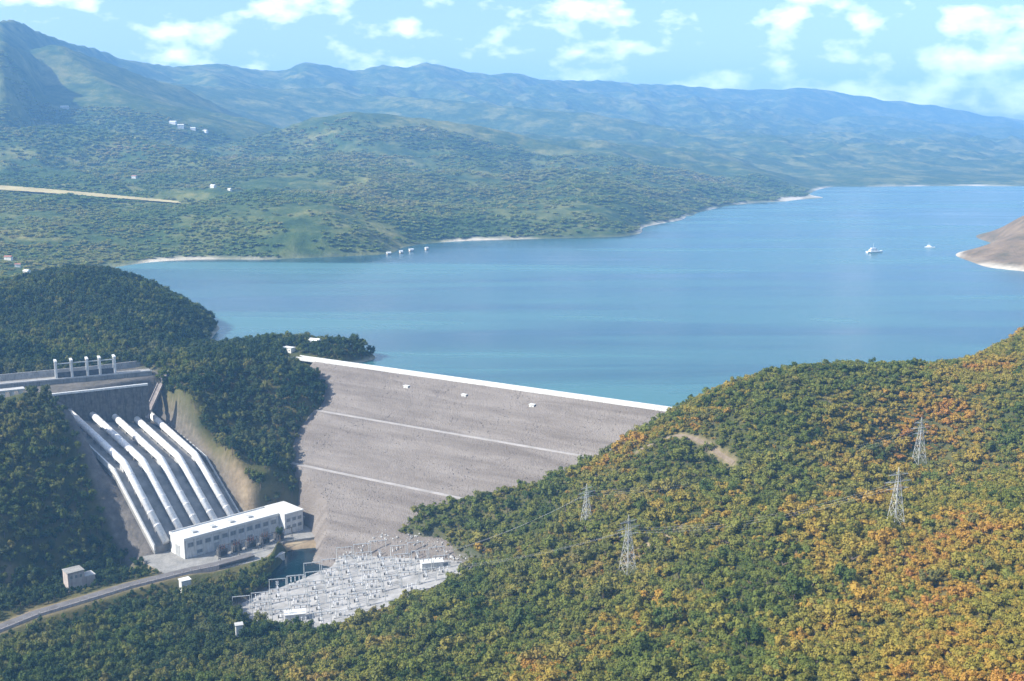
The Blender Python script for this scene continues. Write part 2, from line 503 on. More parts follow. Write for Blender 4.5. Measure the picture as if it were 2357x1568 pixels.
NEAR_POINTS = [
    (148.2, 850, 25), (173, 945, 3.2), (197.8, 1040, -22), (174.5, 850, 38.7), (202, 945, 6.7), (229.4, 1040, -22), (210.1, 860, 45.2),
    (241.1, 955, 8.3), (272.1, 1050, -22), (246.6, 870, 45.5), (281.2, 965, 8.4), (315.9, 1060, -22), (303, 885, 42.4), (343.3, 980, 7.6),
    (383.6, 1075, -22), (363.1, 905, 38.9), (409.4, 1000, 6.7), (455.7, 1095, -22), (410.5, 935, 49.9), (461.5, 1030, 9.5), (512.6, 1125, -22),
    (441.8, 960, 58.5), (495.9, 1055, 11.6), (550.1, 1150, -22), (552.4, 1000, 77.9), (617.7, 1095, 16.5), (682.9, 1190, -22), (693.3, 1040, 92.3),
    (772.6, 1135, 20.1), (851.9, 1230, -22), (99.9, 780, 3.4), (150.4, 735, -0.4), (280.3, 750, 4.3), (213.5, 600, 10.1), (69.3, 640, -29),
    (49.8, 720, -25.9), (171, 350, 47.1), (109.5, 425, 8.4), (4.5, 500, -30.4), (-62.3, 540, -51.1), (-113.1, 570, -66.6), (-195.2, 605, -84.7),
    (-253.5, 625, -95), (-312.6, 640, -102.8), (-404.5, 660, -113.1), (272.2, 575, 34.9), (345.3, 740, 40.7), (152.9, 610, 10.3), (184, 745, 24.2),
    (116, 685, -2), (94, 545, -13.3), (6.1, 700, -51.6), (-20.6, 640, -55.3), (-43.4, 590, -59.1), (161.4, 480, 15.5), (221.1, 460, 34.3),
    (221.8, 330, 57.5), (340, 520, 42.4), (287.8, 790, 34.5), (66.3, 745, -22.2), (-98, 848, -88), (-92, 853, -82), (-58, 862, -67),
    (-30, 860, -59), (22, 858, -43), (67, 863, -26), (108, 878, -7), (-130, 900, -106), (-80, 960, -90), (-60, 1010, -85),
    (-20, 1080, -70), (20, 1180, -60), (100, 1020, -25), (150, 1150, -40), (-170, 1000, -70), (-120, 1120, -45), (-60, 1250, -55),
    (60, 930, -40), (10, 900, -62), (-40, 890, -80), (-100, 870, -100), (145, 905, 9), (-197.6, 762.7, -104), (-175.6, 799.8, -104),
    (-141.7, 833.6, -102), (-102.6, 848.1, -94), (-59.8, 825.7, -90), (-28.3, 786.8, -85), (-84.6, 742.2, -95), (-128.5, 713.3, -101), (-160.2, 724.4, -103),
    (-30.2, 752.1, -84), (-59.2, 728.7, -90), (-92.5, 707.2, -96), (-176.9, 806.4, -105), (-146.7, 864.3, -105), (-210.8, 759, -105), (-33.7, 850, -59.3),
    (-60.7, 845, -66.1), (-92.6, 838, -81.4), (17.4, 845, -43.4), (-9.7, 846, -50.8), (-170.9, 719, -103), (-207.8, 692.8, -100), (-260.3, 721.1, -104),
    (-310.5, 699.1, -103), (-340.3, 701.2, -104), (-300.3, 748.7, -107), (-247.8, 778.8, -107), (-224.3, 811.2, -107), (-60, 831, -80.4), (-38.6, 803, -79.1),
    (-79.1, 837, -83), (-93.1, 841, -88.1), (-60.4, 838, -72.4), (-29.1, 812, -75), (-77.6, 841, -73.5), (-421.8, 905, 2.5), (-381.4, 890, -17.5),
    (-406.6, 865, -28.4), (-360.2, 875, -49.5), (-384.9, 810, -63.1), (-340.7, 845, -82.7), (-378.5, 790, -93), (-323.2, 860, -99.2), (-292.8, 850, -109.9),
    (-351.6, 800, -107.3), (-505.3, 860, -9.3), (-460.8, 770, -65.1), (-569.5, 800, -25.9), (-173.9, 861.1, -99), (-261.3, 826.1, -99), (-311.3, 779.8, -99),
    (-335.1, 745.4, -99), (-361.4, 710.4, -99), (-389, 965, -20), (-321, 901, -46), (-281, 864, -95), (-376.8, 978.7, -23), (-309.8, 913.7, -48),
    (-270.2, 876, -95), (-364.6, 992.4, -26), (-298.6, 926.4, -50), (-259.4, 888, -95), (-352.4, 1006.1, -29), (-287.4, 939.1, -52), (-248.6, 900, -95),
    (-340.2, 1019.8, -32), (-276.2, 951.8, -54), (-237.8, 912, -95), (-342.5, 1058.2, 6), (-297.8, 967.5, -6), (-262.4, 932.2, -24), (-222.5, 898.7, -52),
    (-190.7, 880.2, -72), (-213.3, 915.5, -88), (-205.7, 1095, -2.2), (-187.1, 1030, -15.8), (-202.9, 985, -45.4), (-197.1, 942, -64.8), (-167.5, 900, -74.5),
    (-226.2, 1070, 6.1), (-257.3, 1060, 8.1), (-290.9, 1030, 6), (-250.1, 1025, -13.6), (-226.4, 985, -44.4), (-268.1, 1000, -15.9), (-208.7, 935, -61.7),
    (-272.6, 985, -28.3), (-225.2, 901, -102), (-194, 890.8, -102), (-169.7, 916.8, -102), (-260.8, 847.2, -102), (-142.1, 880.7, -102), (-142.1, 1137, 2),
    (-173.9, 1112.2, 7), (-209.7, 1117.8, 9), (-244.8, 1117.8, 9), (-280.5, 1157.7, 8), (-255.9, 1214, 2), (-150, 1190, -20), (-260, 1230, -12),
    (-320, 1300, -15), (-403, 955.2, 4), (-370, 978.5, 4), (-331.1, 995.9, 4), (-368.7, 1067.6, 4), (-444.5, 1047.8, 4), (-477.2, 1028.6, 4),
    (-396.2, 1028.6, 4), (-528.7, 1010.2, 4), (-449.6, 966.7, 4), (-361.7, 1098.7, 4), (-322.7, 1215, -5.2), (-375.7, 1290, 22.6), (-430.5, 1340, 41),
    (-479.7, 1380, 51.7), (-529.6, 1400, 54.7), (-584.4, 1400, 46.5), (-639.7, 1400, 32.8), (-747.9, 1400, 37.2), (-512.4, 1110, 12.2), (-451.2, 1120, 10.3),
    (-388.5, 1130, 12.8), (-342.8, 1170, 5.3), (-512.4, 1220, 29.7), (-420.5, 1230, 33), (-364.6, 1200, 18.7), (-603.9, 1120, 19.2), (-368.7, 1492.7, -18),
    (-437.1, 1670.2, -18), (-519.4, 1839.3, -18), (-311.8, 1320, -18), (-347.6, 1393.5, -18), (-593.5, 1969.9, -18), (-300, 1500, -14), (-420, 1560, -10),
    (-560, 1600, 4), (-700, 1650, 14), (-900, 1650, 25), (-1100, 1500, 60), (-1000, 1200, 70), (-900, 900, 60), (-800, 700, 0),
    (-100, 1400, -40), (100, 1400, -40), (300, 1350, -40), (600, 1400, -40), (0, 1600, -40), (400, 1600, -40), (-300, 400, -80),
    (0, 300, 0), (300, 150, 90), (-500, 550, -85), (-100, 150, 40), (500, 350, 70), (700, 600, 75),
]
FAR_POINTS = [
    (-1233, 1700, 37.3), (-1585, 2200, 65), (-2146, 3000, 118.4), (-2763, 3900, 288.5), (-3157, 4500, 528), (-3493, 5000, 669.4), (-4122, 5900, 301),
    (-943, 1650, 30.1), (-1221, 2150, 52.3), (-1524, 2700, 88.9), (-1907, 3400, 167.3), (-2228, 4000, 304.8), (-2490, 4500, 479), (-2801, 5100, 714.8),
    (-3305, 6018, 322), (-739, 1620, 21.2), (-864, 1900, 18.1), (-1018, 2250, 44), (-1193, 2650, 84.5), (-1479, 3300, 132), (-1782, 4000, 230.7),
    (-1950, 4400, 360.8), (-2158, 4900, 536.6), (-2277, 5200, 709.3), (-2687, 6136, 319), (-727, 2150, 19.2), (-792, 2350, 53.6), (-890, 2650, 79.4),
    (-1069, 3200, 135), (-1395, 4200, 230.6), (-1785, 5400, 370.4), (-2464, 7500, 677), (-2907, 8850, 305), (-474, 2130, 21.2), (-521, 2350, 53.6),
    (-607, 2750, 86.2), (-704, 3200, 135), (-832, 3800, 202.4), (-1025, 4700, 296.8), (-1414, 6500, 434.6), (-1841, 8500, 668.4), (-2173, 10030, 301),
    (-303, 2200, 31.2), (-340, 2480, 62.8), (-390, 2850, 102.6), (-443, 3250, 136), (-503, 3700, 189.3), (-601, 4450, 301.5), (-944, 7000, 424.6),
    (-1209, 9000, 681), (-1426, 10620, 306), (-175, 2550, 33.7), (-198, 2900, 67.4), (-231, 3400, 103.4), (-271, 4000, 171), (-313, 4650, 282.4),
    (-503, 7500, 452.2), (-634, 9500, 764.8), (-749, 11210, 344), (2, 2650, 41.1), (2, 3000, 73.1), (2, 3500, 99.7), (2, 4000, 156.1),
    (3, 4650, 242.7), (4, 7500, 397), (6, 9800, 699.5), (7, 11564, 315), (233, 2750, 39.2), (262, 3100, 73.7), (312, 3700, 106.1),
    (374, 4450, 177.6), (602, 7200, 283.8), (873, 10500, 663.9), (1030, 12390, 299), (572, 3550, 23.9), (674, 4200, 65.5), (832, 5200, 129.7),
    (1116, 7000, 230.4), (1741, 11000, 636.2), (2054, 12980, 286), (852, 3900, 8), (1132, 5200, 35.9), (1428, 6600, 186.2), (2426, 11300, 622.3),
    (2863, 13334, 280), (1627, 5200, 26.1), (1934, 6200, 91.6), (2638, 8500, 261.9), (3553, 11500, 553.2), (4193, 13570, 249), (2101, 5400, 18.2),
    (2713, 7000, 99.8), (3669, 9500, 230.2), (4620, 12000, 434.5), (5452, 14160, 196), (2469, 5500, 14.3), (3574, 8000, 126), (5338, 12000, 336.9),
    (6299, 14160, 152), (3245, 5600, 10.3), (4612, 8000, 140.9), (6897, 12000, 296.8), (8138, 14160, 134), (4099, 5600, 10.3), (5825, 8000, 140.9),
    (8701, 12000, 363.5), (10267, 14160, 164), (-669, 1947, 0), (-629, 2013, 0), (-536, 2048, 0), (-439, 2034, 0), (-343, 2076, 0),
    (-237, 2128, 0), (-202, 2291, 0), (-118, 2382, 0), (-17, 2421, 0), (96, 2450, 0), (230, 2481, 0), (305, 2633, 0),
    (400, 2885, 0), (478, 3108, 0), (595, 3367, 0), (716, 3586, 0), (884, 3718, 0), (1092, 3960, 0), (1134, 4296, 0),
    (1272, 4621, 0), (1482, 4729, -0), (1676, 4766, 0), (2143, 4766, 0), (2766, 4766, 0), (3494, 4766, 0), (-548, 1864, -25),
    (-473, 1977, -25), (-375, 2025, -25), (-263, 2070, -25), (-172, 2246, -25), (-70, 2309, -25), (64, 2325, -25), (224, 2410, -25),
    (366, 2705, -25), (534, 3152, -25), (704, 3392, -25), (901, 3611, -25), (1254, 4197, -25), (1473, 4694, -25), (1597, 4537, -25),
    (1944, 4537, -25), (2637, 4537, -25), (261, 2103, -25), (722, 2599, -25), (-51, 1673, -25), (-311, 1673, -25), (705, 1977, -25),
    (2786, 3998, -25), (825, 2055, 0), (800, 1910, 0), (829, 1816, 0), (1004, 2345, 0), (1175, 2656, 0), (1054, 2330, 44.4),
    (914, 2080, 26.1), (1117, 2350, 71.6), (1250, 2300, 92.5), (909, 2000, 14.7), (1447, 2200, 106.9), (888, 2298, -22), (780, 1896, -22),
    (830, 1816, -22), (1114, 2728, -22), (1441, 3352, -22), (914, 1653, -22), (-300, 1500, -14), (-420, 1560, -10), (-560, 1600, 4),
    (-700, 1650, 14), (-900, 1650, 25), (-1100, 1500, 60), (-1000, 1200, 70), (0, 1400, -40), (600, 1400, -40), (-200, 1700, -25),
    (200, 1800, -40),
]
SKYLINE = [
    (-3496, 5000, 651), (-2810, 5114, 707), (-2277, 5200, 715), (-2354, 5660, 737), (-2421, 6197, 718), (-2458, 6733, 712), (-2468, 7270, 684),
    (-2394, 7633, 679), (-2282, 7833, 657), (-2117, 8100, 677), (-2029, 8233, 691), (-1890, 8433, 680), (-1705, 8614, 668), (-1562, 8727, 728),
    (-1388, 8864, 719), (-1208, 9000, 688), (-1024, 9167, 736), (-833, 9333, 728), (-701, 9444, 779), (-531, 9550, 750), (-355, 9633, 709),
    (-177, 9717, 688), (6, 9800, 707), (269, 10023, 674), (665, 10341, 669), (1083, 10625, 661), (1517, 10875, 651), (1959, 11062, 630),
    (2402, 11188, 623), (2716, 11275, 646), (2990, 11350, 649), (3270, 11425, 589), (3794, 11570, 530), (4284, 11710, 481), (4789, 11850, 397),
    (5338, 12000, 341), (6897, 12000, 297), (8701, 12000, 364),
]

# dam in its own frame: x along the crest, y upstream
DAM_O, DAM_ANG = Vector((-208.5, 1110.5, 0)), math.atan2(-0.533, 0.846)
DAM_PROFILE = [(66, -32), (5.0, 6.0), (-5.0, 6.0), (-56.8, -26), (-61.3, -26), (-114.8, -59), (-119.3, -59), (-200, -109)]
def dam_local(x, y):
    c, s = math.cos(DAM_ANG), math.sin(DAM_ANG)
    dx, dy = x - DAM_O.x, y - DAM_O.y
    return dx * c + dy * s, -dx * s + dy * c
DAM_END = [(-200, 186), (-172, 166), (-145, 130), (-130, 92), (-115, 45), (-90, 5), (-39, -45), (-5, -60), (70, -60)]
def dam_end(lx, ly):
    return -107 + np.maximum(lx - np.interp(ly, [p[0] for p in DAM_END], [p[1] for p in DAM_END]), 0) * 1.45
def dam_z(x, y):
    lx, ly = dam_local(x, y)
    pr = DAM_PROFILE[::-1]
    z = np.interp(ly, [p[0] for p in pr], [p[1] for p in pr], left=-200, right=-200)
    z = np.minimum(z, dam_end(lx, ly))
    return np.where((lx > -60) & (lx < 450) & (z > -106.9), z, -200)

# penstock lines: top, bend, bottom of each
PENSTOCKS = [((-389 + 12.2 * k, 965 + 13.7 * k, -13 - 3.0 * k), (-321 + 11.2 * k, 901 + 12.7 * k, -40 - 2.0 * k), (-279 + 10.8 * k, 862 + 12 * k, -91)) for k in range(5)]
def extrap(a, b, d):
    a, b = Vector(a), Vector(b); return b + (b - a).normalized() * d
_u = Vector((0.67, 0.74, 0))
BED_L = [Vector(p) - _u * 9 for p in PENSTOCKS[0]]
BED_R = [Vector(p) + _u * 10 for p in PENSTOCKS[4]]
BED_POLY = [(p.x, p.y) for p in BED_L] + [(p.x, p.y) for p in BED_R[::-1]]
APRON = [(-205, 760), (-178, 801), (-144, 836), (-103, 852), (-60, 830), (-26, 790), (-83, 740), (-128, 708), (-164, 720)]
POOL = [(-181, 846), (-182, 872), (-156, 879), (-137, 856), (-144, 826), (-176, 797), (-184, 812)]
PLATFORM = [(-296, 848), (-262, 812), (-232, 820), (-196, 846), (-188, 884), (-150, 900), (-160, 938), (-200, 935), (-228, 912)]
ROAD = [(-205, 846), (-228, 826), (-247, 814), (-283, 785), (-310, 757), (-331, 736), (-360, 690), (-385, 640)]
TERRACE = [(-404, 955), (-328, 1000), (-338, 1050), (-365, 1075), (-480, 1020), (-520, 960), (-440, 925)]
TRACK = [(92, 797), (120, 792), (137, 771), (152, 747)]
CUT = [(-331, 1003), (-318, 1012), (-296, 985), (-262, 950), (-226, 930), (-205, 915), (-212, 905), (-232, 918), (-240, 930), (-276, 968), (-318, 1008)]
TOE = [(-196, 880), (-160, 912), (-118, 886), (-132, 862), (-154, 884), (-184, 876)]
FIELD = [(-1290, 2745), (-1112, 2715), (-940, 2668), (-760, 2612), (-750, 2575), (-930, 2610), (-1110, 2640), (-1290, 2660)]
LAKE = [(-470, 1235), (-300, 1190), (-215, 1119), (136, 897), (220, 880), (300, 880), (420, 910), (520, 960), (800, 1040), (2500, 1300), (9000, 3000), (9000, 9000), (-5000, 9000), (-5000, 2200), (-1200, 1700)]

near_tps = TPS(NEAR_POINTS, 200.0, 0.002)
far_tps = TPS(FAR_POINTS, 2000.0, 0.0005)
RID = np.array(SKYLINE, float); RID_T = RID[:, 0] / RID[:, 1]

def far_height(x, y):
    z = far_tps(x, y)
    z = z - (0.34 + 0.2 * sstep(2300, 3000, y)) * np.clip(z - 30, 0, 400)
    land = sstep(4, 70, z)
    D = np.hypot(x, y)
    amp = 6 + 0.0125 * np.clip(D, 1500, 9000)
    z = z + land * amp * (0.9 * fbm(x, y, 1100, 3, True) - 0.25) + land * amp * 0.9 * (fbm(x + 900, y, 380, 4, True) - 0.3)
    z = z + sstep(2, 25, z) * 5 * fbm(x, y, 90, 3)
    for pts in RIDGES:
        d, rz_ = line_dist(x, y, pts)
        nz = fbm(x + pts[0][0], y, 0.16 * pts[0][1], 4, True)
        z = np.maximum(z, rz_ - d * (0.30 + 0.14 * nz) + 0.22 * np.minimum(d, 600) * (nz - 0.25))
    fd = poly_dist(x, y, FIELD)
    z = z + (94.6 - (x + 1226) * 0.05 + (y - 2690) * 0.06 - z) * (1 - sstep(0, 110, fd))
    # main watershed on the horizon
    t = x / np.maximum(y, 1)
    ry, rz = np.interp(t, RID_T, RID[:, 1]), np.interp(t, RID_T, RID[:, 2])
    crest = rz + 26 * fbm(x, y, 520, 5)
    z = np.where(y > ry * 0.82, np.minimum(z, crest - 4), z)
    slope = np.where(y < ry, 0.30 + 0.10 * fbm(x, y, 1500, 3, True), 0.35)
    rid = crest - slope * np.abs(y - ry) + 0.26 * np.minimum(np.abs(y - ry), 900) * (fbm(x, y, 900, 4, True) - 0.3)
    return np.maximum(z, np.where(np.abs(y - ry) < 2600, rid, -99))

def near_height(x, y):
    z = near_tps(x, y)
    z = z + 1.6 * fbm(x, y, 60, 4) + 3.5 * sstep(20, 80, poly_dist(x, y, PLATFORM)) * fbm(x, y, 160, 2)
    def pad(poly, zp, blend):
        nonlocal z
        z = z + (zp - z) * (1 - sstep(0, blend, poly_dist(x, y, poly)))
    pad(TERRACE, 3.6, 14)
    pad(APRON, 0.1163 * x + 0.0135 * y - 94.9, 7)
    rd, _ = line_dist(x, y, ROAD)
    z = z + (-99.2 - z) * (1 - sstep(6, 20, rd))
    pad(PLATFORM, -102.6, 9)
    pad(TOE, -103.6, 6)
    pad(POOL, -112, 5)
    # floor of the penstock cut
    c = Vector((0.73, -0.69, 0))
    bd = poly_dist(x, y, BED_POLY)
    dtop = [math.hypot(a[0] - PENSTOCKS[2][0][0], a[1] - PENSTOCKS[2][0][1]) for a in PENSTOCKS[2]]
    s = (x - PENSTOCKS[2][0][0]) * c.x + (y - PENSTOCKS[2][0][1]) * c.y
    bz = np.interp(s, [-4, dtop[1], dtop[2], dtop[2] + 6], [-27, -53, -102, -102.6])
    z = z + (bz - z) * (1 - sstep(0, 10, bd))
    td, _ = line_dist(x, y, TRACK)
    return z

def height(x, y):
    x, y = np.asarray(x, float), np.asarray(y, float)
    k = sstep(1420, 1580, y)
    z = np.zeros(np.shape(x))
    n = y < 1590
    if n.any(): z[n] = near_height(x[n], y[n]) * (1 - k[n])
    f = y > 1410
    if f.any(): z[f] = z[f] + far_height(x[f], y[f]) * k[f]
    return z
def ground_at(x, y):
    return float(height(np.array([x]), np.array([y]))[0])

# ------------------------------------------------------------------ setting: ground, hills, water
gx, gy = np.meshgrid(np.arange(-900, 761, 4.0), np.arange(120, 1521, 4.0))
gz = height(gx, gy)
in_lake = poly_dist(gx, gy, LAKE)
soil = (1 - sstep(-1, 5, poly_dist(gx, gy, CUT) - 3 * fbm(gx, gy, 25, 3))) + 0.8 * (1 - sstep(1.5, 4.5, line_dist(gx, gy, TRACK)[0])) + (1 - sstep(-2, 8, poly_dist(gx, gy, PLATFORM))) * 0.8 + (1 - sstep(2, 7, poly_dist(gx, gy, TOE)))
soil += 0.9 * (1 - sstep(5, 10, line_dist(gx, gy, ROAD)[0])) + sstep(0.42, 0.6, fbm(gx + 300, gy, 70, 4)) * 0.8
rock = (1 - sstep(0, 9, poly_dist(gx, gy, BED_POLY))) + (1 - sstep(14, 20, line_dist(gx, gy, [(p.x, p.y) for p in BED_L])[0])) + (1 - sstep(0, 8, poly_dist(gx, gy, APRON)))
rock += 0.9 * (1 - sstep(0, 10, poly_dist(gx, gy, TERRACE)))
rock += (1 - sstep(4, 14, poly_dist(gx, gy, [(-404, 957), (-330, 1000), (-326, 985), (-380, 950)])))
sand = (1 - sstep(1.0, 3.5, gz)) * (1 - sstep(-30, 0, in_lake)) * 0.7
ground = grid_mesh('ground', gx, gy, gz, MAT['ground'], {'soil': soil, 'rock': rock, 'sand': sand})
tag(ground, 'scrub covered ground around the dam', kind='structure')

ft, fi = np.meshgrid(np.arange(-0.80, 0.801, 0.0042), np.arange(0, 251))
fy = 1480 * (14300 / 1480) ** (fi / 250.0)
fx = ft * fy
fz = far_height(fx, fy)
k = sstep(1420, 1580, fy)
m = fy < 1590
fz[m] = near_height(fx[m], fy[m]) * (1 - k[m]) + fz[m] * k[m]
fsand = (1 - sstep(1.5, 5.5, fz + 2.5 * fbm(fx, fy, 200, 3))) * (0.12 + 0.88 * sstep(-0.15, 0.25, fbm(fx, fy, 260, 3)))
pen = np.hypot((fx - 1050) / 420, (fy - 2150) / 420)
fsoil = 1 - sstep(0.75, 1.1, pen)
hills = grid_mesh('hills', fx, fy, fz, MAT['far'], {'sand': fsand, 'soil': fsoil})
tag(hills, 'wooded hills and blue mountains beyond the lake', kind='structure')

def sheet(name, poly, z, mat, label):
    me = bpy.data.meshes.new(name)
    me.from_pydata([(x, y, z) for x, y in poly], [], [tuple(range(len(poly)))])
    me.materials.append(mat); me.update()
    if me.polygons[0].normal.z < 0: me.flip_normals()
    o = bpy.data.objects.new(name, me); COL.objects.link(o)
    return tag(o, label, kind='structure')
sheet('lake', LAKE, 0.0, MAT['lake'], 'broad blue reservoir behind the dam')
sheet('tailrace_pool', [(-188, 840), (-189, 878), (-156, 886), (-128, 856), (-136, 818), (-176, 786), (-194, 806)], -106.0, MAT['pool'], 'dark teal pool below the powerhouse')

def strip(name, pts, width, z_fn, mat, label, thick=0.4, kind='structure', step=4.0):
    P = [Vector((p[0], p[1])) for p in pts]; Q = []
    for a, b in zip(P[:-1], P[1:]):
        n = max(1, int((b - a).length / step))
        Q += [a.lerp(b, i / n) for i in range(n)]
    Q.append(P[-1]); mb = MB(); vs = []
    for i, q in enumerate(Q):
        d = (Q[min(i + 1, len(Q) - 1)] - Q[max(i - 1, 0)]).normalized(); nn = Vector((-d.y, d.x))
        for s in (-width / 2, width / 2):
            e = q + nn * s; z = z_fn(e.x, e.y)
            vs += [(e.x, e.y, z), (e.x, e.y, z - thick)]
    fs = []
    for i in range(len(Q) - 1):
        a, b = 4 * i, 4 * i + 4
        fs += [(a, b, b + 2, a + 2), (a + 1, a + 3, b + 3, b + 1), (a, a + 1, b + 1, b), (a + 2, b + 2, b + 3, a + 3)]
    mb._add(vs, fs); o = mb.build(name, mat)
    return tag(o, label, kind=kind)
strip('road', ROAD, 7.5, lambda x, y: -98.0, MAT['asphalt'], 'grey service road along the river bank', 1.5)
strip('dirt_track', TRACK, 3.0, lambda x, y: ground_at(x, y) + 0.35, MAT['gravel'], 'pale dirt track cut across the near hillside', 0.6)
pl = MB().prism(PLATFORM, -106.0, -101.9).build('platform', MAT['concrete'])
tag(pl, 'concrete yard in front of the powerhouse', kind='structure')

# ------------------------------------------------------------------ dam
dam = thing('dam', 'long grey rockfill dam with two pale berms and a white crest', 'dam', DAM_O, DAM_ANG)
lx = np.arange(-60, 451, 2.5)
prof = []
for (a, za), (b, zb) in zip(DAM_PROFILE[:-1], DAM_PROFILE[1:]):
    n = max(1, int(abs(b - a) / 2.2))
    prof += [(a + (b - a) * i / n, za + (zb - za) * i / n) for i in range(n)]
prof.append(DAM_PROFILE[-1])
pa = np.array(prof)
DX, DY = np.meshgrid(lx, pa[:, 0]); DZ = np.repeat(pa[:, 1][:, None], len(lx), 1)
rough_z = 0.55 * fbm(DX, DY, 5, 2) + 0.8 * fbm(DX, DY, 30, 3)
flat = ((DY > -5.2) & (DY < 5.2)) | (np.abs(DY + 59) < 2.6) | (np.abs(DY + 117) < 2.6)
DZ = np.minimum(DZ, dam_end(DX, DY))
DZ = DZ + np.where(flat, -0.1, rough_z)
m_, nt_, b_ = new_mat('rockfill', 0.95, 0.1)
p_ = position(nt_)
mp_ = nt_.nodes.new('ShaderNodeMapping'); mp_.inputs['Rotation'].default_value = (0, 0, -DAM_ANG); mp_.inputs['Scale'].default_value = (0.25, 0.6, 1.0)
nt_.links.new(p_, mp_.inputs['Vector'])
cA = ramp(nt_, noise(nt_, 0.05, 6, 0.65, mp_.outputs[0]).outputs[0], [(0.3, (0.12, 0.098, 0.082)), (0.5, (0.17, 0.144, 0.122)), (0.72, (0.225, 0.196, 0.168))])
cB = ramp(nt_, noise(nt_, 0.5, 4, 0.7, p_).outputs[0], [(0.3, (0.11, 0.092, 0.08)), (0.7, (0.225, 0.198, 0.178))])
tc_ = nt_.nodes.new('ShaderNodeTexCoord'); mb_ = nt_.nodes.new('ShaderNodeMapping'); mb_.inputs['Scale'].default_value = (0.010, 0.11, 0.0)
nt_.links.new(tc_.outputs['Object'], mb_.inputs['Vector'])
cC = ramp(nt_, noise(nt_, 1.0, 6, 0.6, mb_.outputs[0], 0.6).outputs[0], [(0.34, (0.105, 0.091, 0.080)), (0.5, (0.175, 0.156, 0.140)), (0.66, (0.24, 0.218, 0.198))])
nt_.links.new(mixc(nt_, 0.5, mixc(nt_, 0.45, cA, cB), cC), b_.inputs['Base Color'])
vor = nt_.nodes.new('ShaderNodeTexVoronoi'); vor.inputs['Scale'].default_value = 0.8; nt_.links.new(p_, vor.inputs['Vector'])
bump(nt_, b_, vor.outputs['Distance'], 0.8, 0.6)
emb = grid_mesh('embankment', DX[::-1], DY[::-1], DZ[::-1], m_)
emb.parent = dam
for (y0, z0, dx0) in ((-59.05, -26, 40), (-117.05, -59, 84)):
    MB().box(dx0, 420, y0 - 2.0, y0 + 2.0, z0 - 0.8, z0 + 0.25).build('berm_road', MAT['berm'], dam)
MB().box(-40, 425, -4.4, 4.4, 5.0, 6.05).build('crest_road', MAT['pale_concrete'], dam)
MB().box(-10, 425, -5.4, -4.4, 4.6, 7.9).build('parapet', MAT['white_paint'], dam)
MB().box(-10, 425, 4.4, 5.4, 4.6, 7.4).build('parapet', MAT['white_paint'], dam)

def hut(lx_, label):
    ly_ = -5 - 7.0 * 1.62 - 1.5
    c, s = math.cos(DAM_ANG), math.sin(DAM_ANG)
    loc = (DAM_O.x + lx_ * c - ly_ * s, DAM_O.y + lx_ * s + ly_ * c, -4.5)
    t = thing('instrument_hut', label, 'hut', loc, DAM_ANG, 'white huts on the upper dam face')
    t.scale = (0.75, 0.75, 0.75)
    MB().box(-3.2, 3.2, -2.6, 3.2, -3.0, 4.2).build('wall', MAT['white_paint'], t)
    MB().box(-3.7, 3.7, -3.1, 3.7, 4.2, 4.7).build('roof', MAT['roof_white'], t)
    d = MB().box(-0.7, 0.7, -2.72, -2.603, 0.4, 2.7).build('door', MAT['frame_grey'], t)
    MB().box(0.4, 0.52, -2.8, -2.722, 1.4, 1.6).build('handle', MAT['steel'], d)
    MB().box(-4.6, 4.6, -4.6, 3.4, -3.2, 0.0).build('plinth', MAT['pale_concrete'], t)
for px_, lab in (((-81), 'small white hut on the dam face closest to the wooded abutment'), ((-26), 'middle one of three small white huts on the dam face'), ((34), 'small white hut on the dam face closest to the scrubby hill')):
    hut((px_ + 208.5) / 0.846 - 8.0, lab)

# ------------------------------------------------------------------ rocks
def rock_mesh(name, seed, mat):
    import bmesh
    r = random.Random(seed); bm = bmesh.new()
    bmesh.ops.create_icosphere(bm, subdivisions=1, radius=0.5)
    s = (1.0, r.uniform(0.65, 0.95), r.uniform(0.5, 0.8))
    for v in bm.verts:
        k = r.uniform(0.78, 1.15)
        v.co = Vector((v.co.x * s[0] * k, v.co.y * s[1] * k, v.co.z * s[2] * k))
    me = bpy.data.meshes.new(name); bm.to_mesh(me); bm.free()
    me.materials.append(mat)
    return me

def scatter_group(coll):
    ng = bpy.data.node_groups.new('scatter', 'GeometryNodeTree')
    ng.interface.new_socket('Geometry', in_out='INPUT', socket_type='NodeSocketGeometry')
    ng.interface.new_socket('Geometry', in_out='OUTPUT', socket_type='NodeSocketGeometry')
    N, L = ng.nodes, ng.links
    gi, go = N.new('NodeGroupInput'), N.new('NodeGroupOutput')
    ci = N.new('GeometryNodeCollectionInfo'); ci.inputs['Collection'].default_value = coll
    ci.inputs['Separate Children'].default_value = True; ci.inputs['Reset Children'].default_value = True
    iop = N.new('GeometryNodeInstanceOnPoints'); iop.inputs['Pick Instance'].default_value = True
    def na(n, t):
        a = N.new('GeometryNodeInputNamedAttribute'); a.data_type = t; a.inputs['Name'].default_value = n
        return a.outputs['Attribute']
    e = N.new('FunctionNodeEulerToRotation')
    L.new(na('rot', 'FLOAT_VECTOR'), e.inputs[0])
    L.new(gi.outputs[0], iop.inputs['Points']); L.new(ci.outputs[0], iop.inputs['Instance'])
    L.new(na('idx', 'INT'), iop.inputs['Instance Index'])
    L.new(e.outputs[0], iop.inputs['Rotation']); L.new(na('scl', 'FLOAT_VECTOR'), iop.inputs['Scale'])
    L.new(iop.outputs[0], go.inputs[0])
    return ng

def proto_collection(name, meshes):
    c = bpy.data.collections.new(name)
    for i, me in enumerate(meshes):
        c.objects.link(bpy.data.objects.new('%s_%02d' % (name, i), me))
    return c

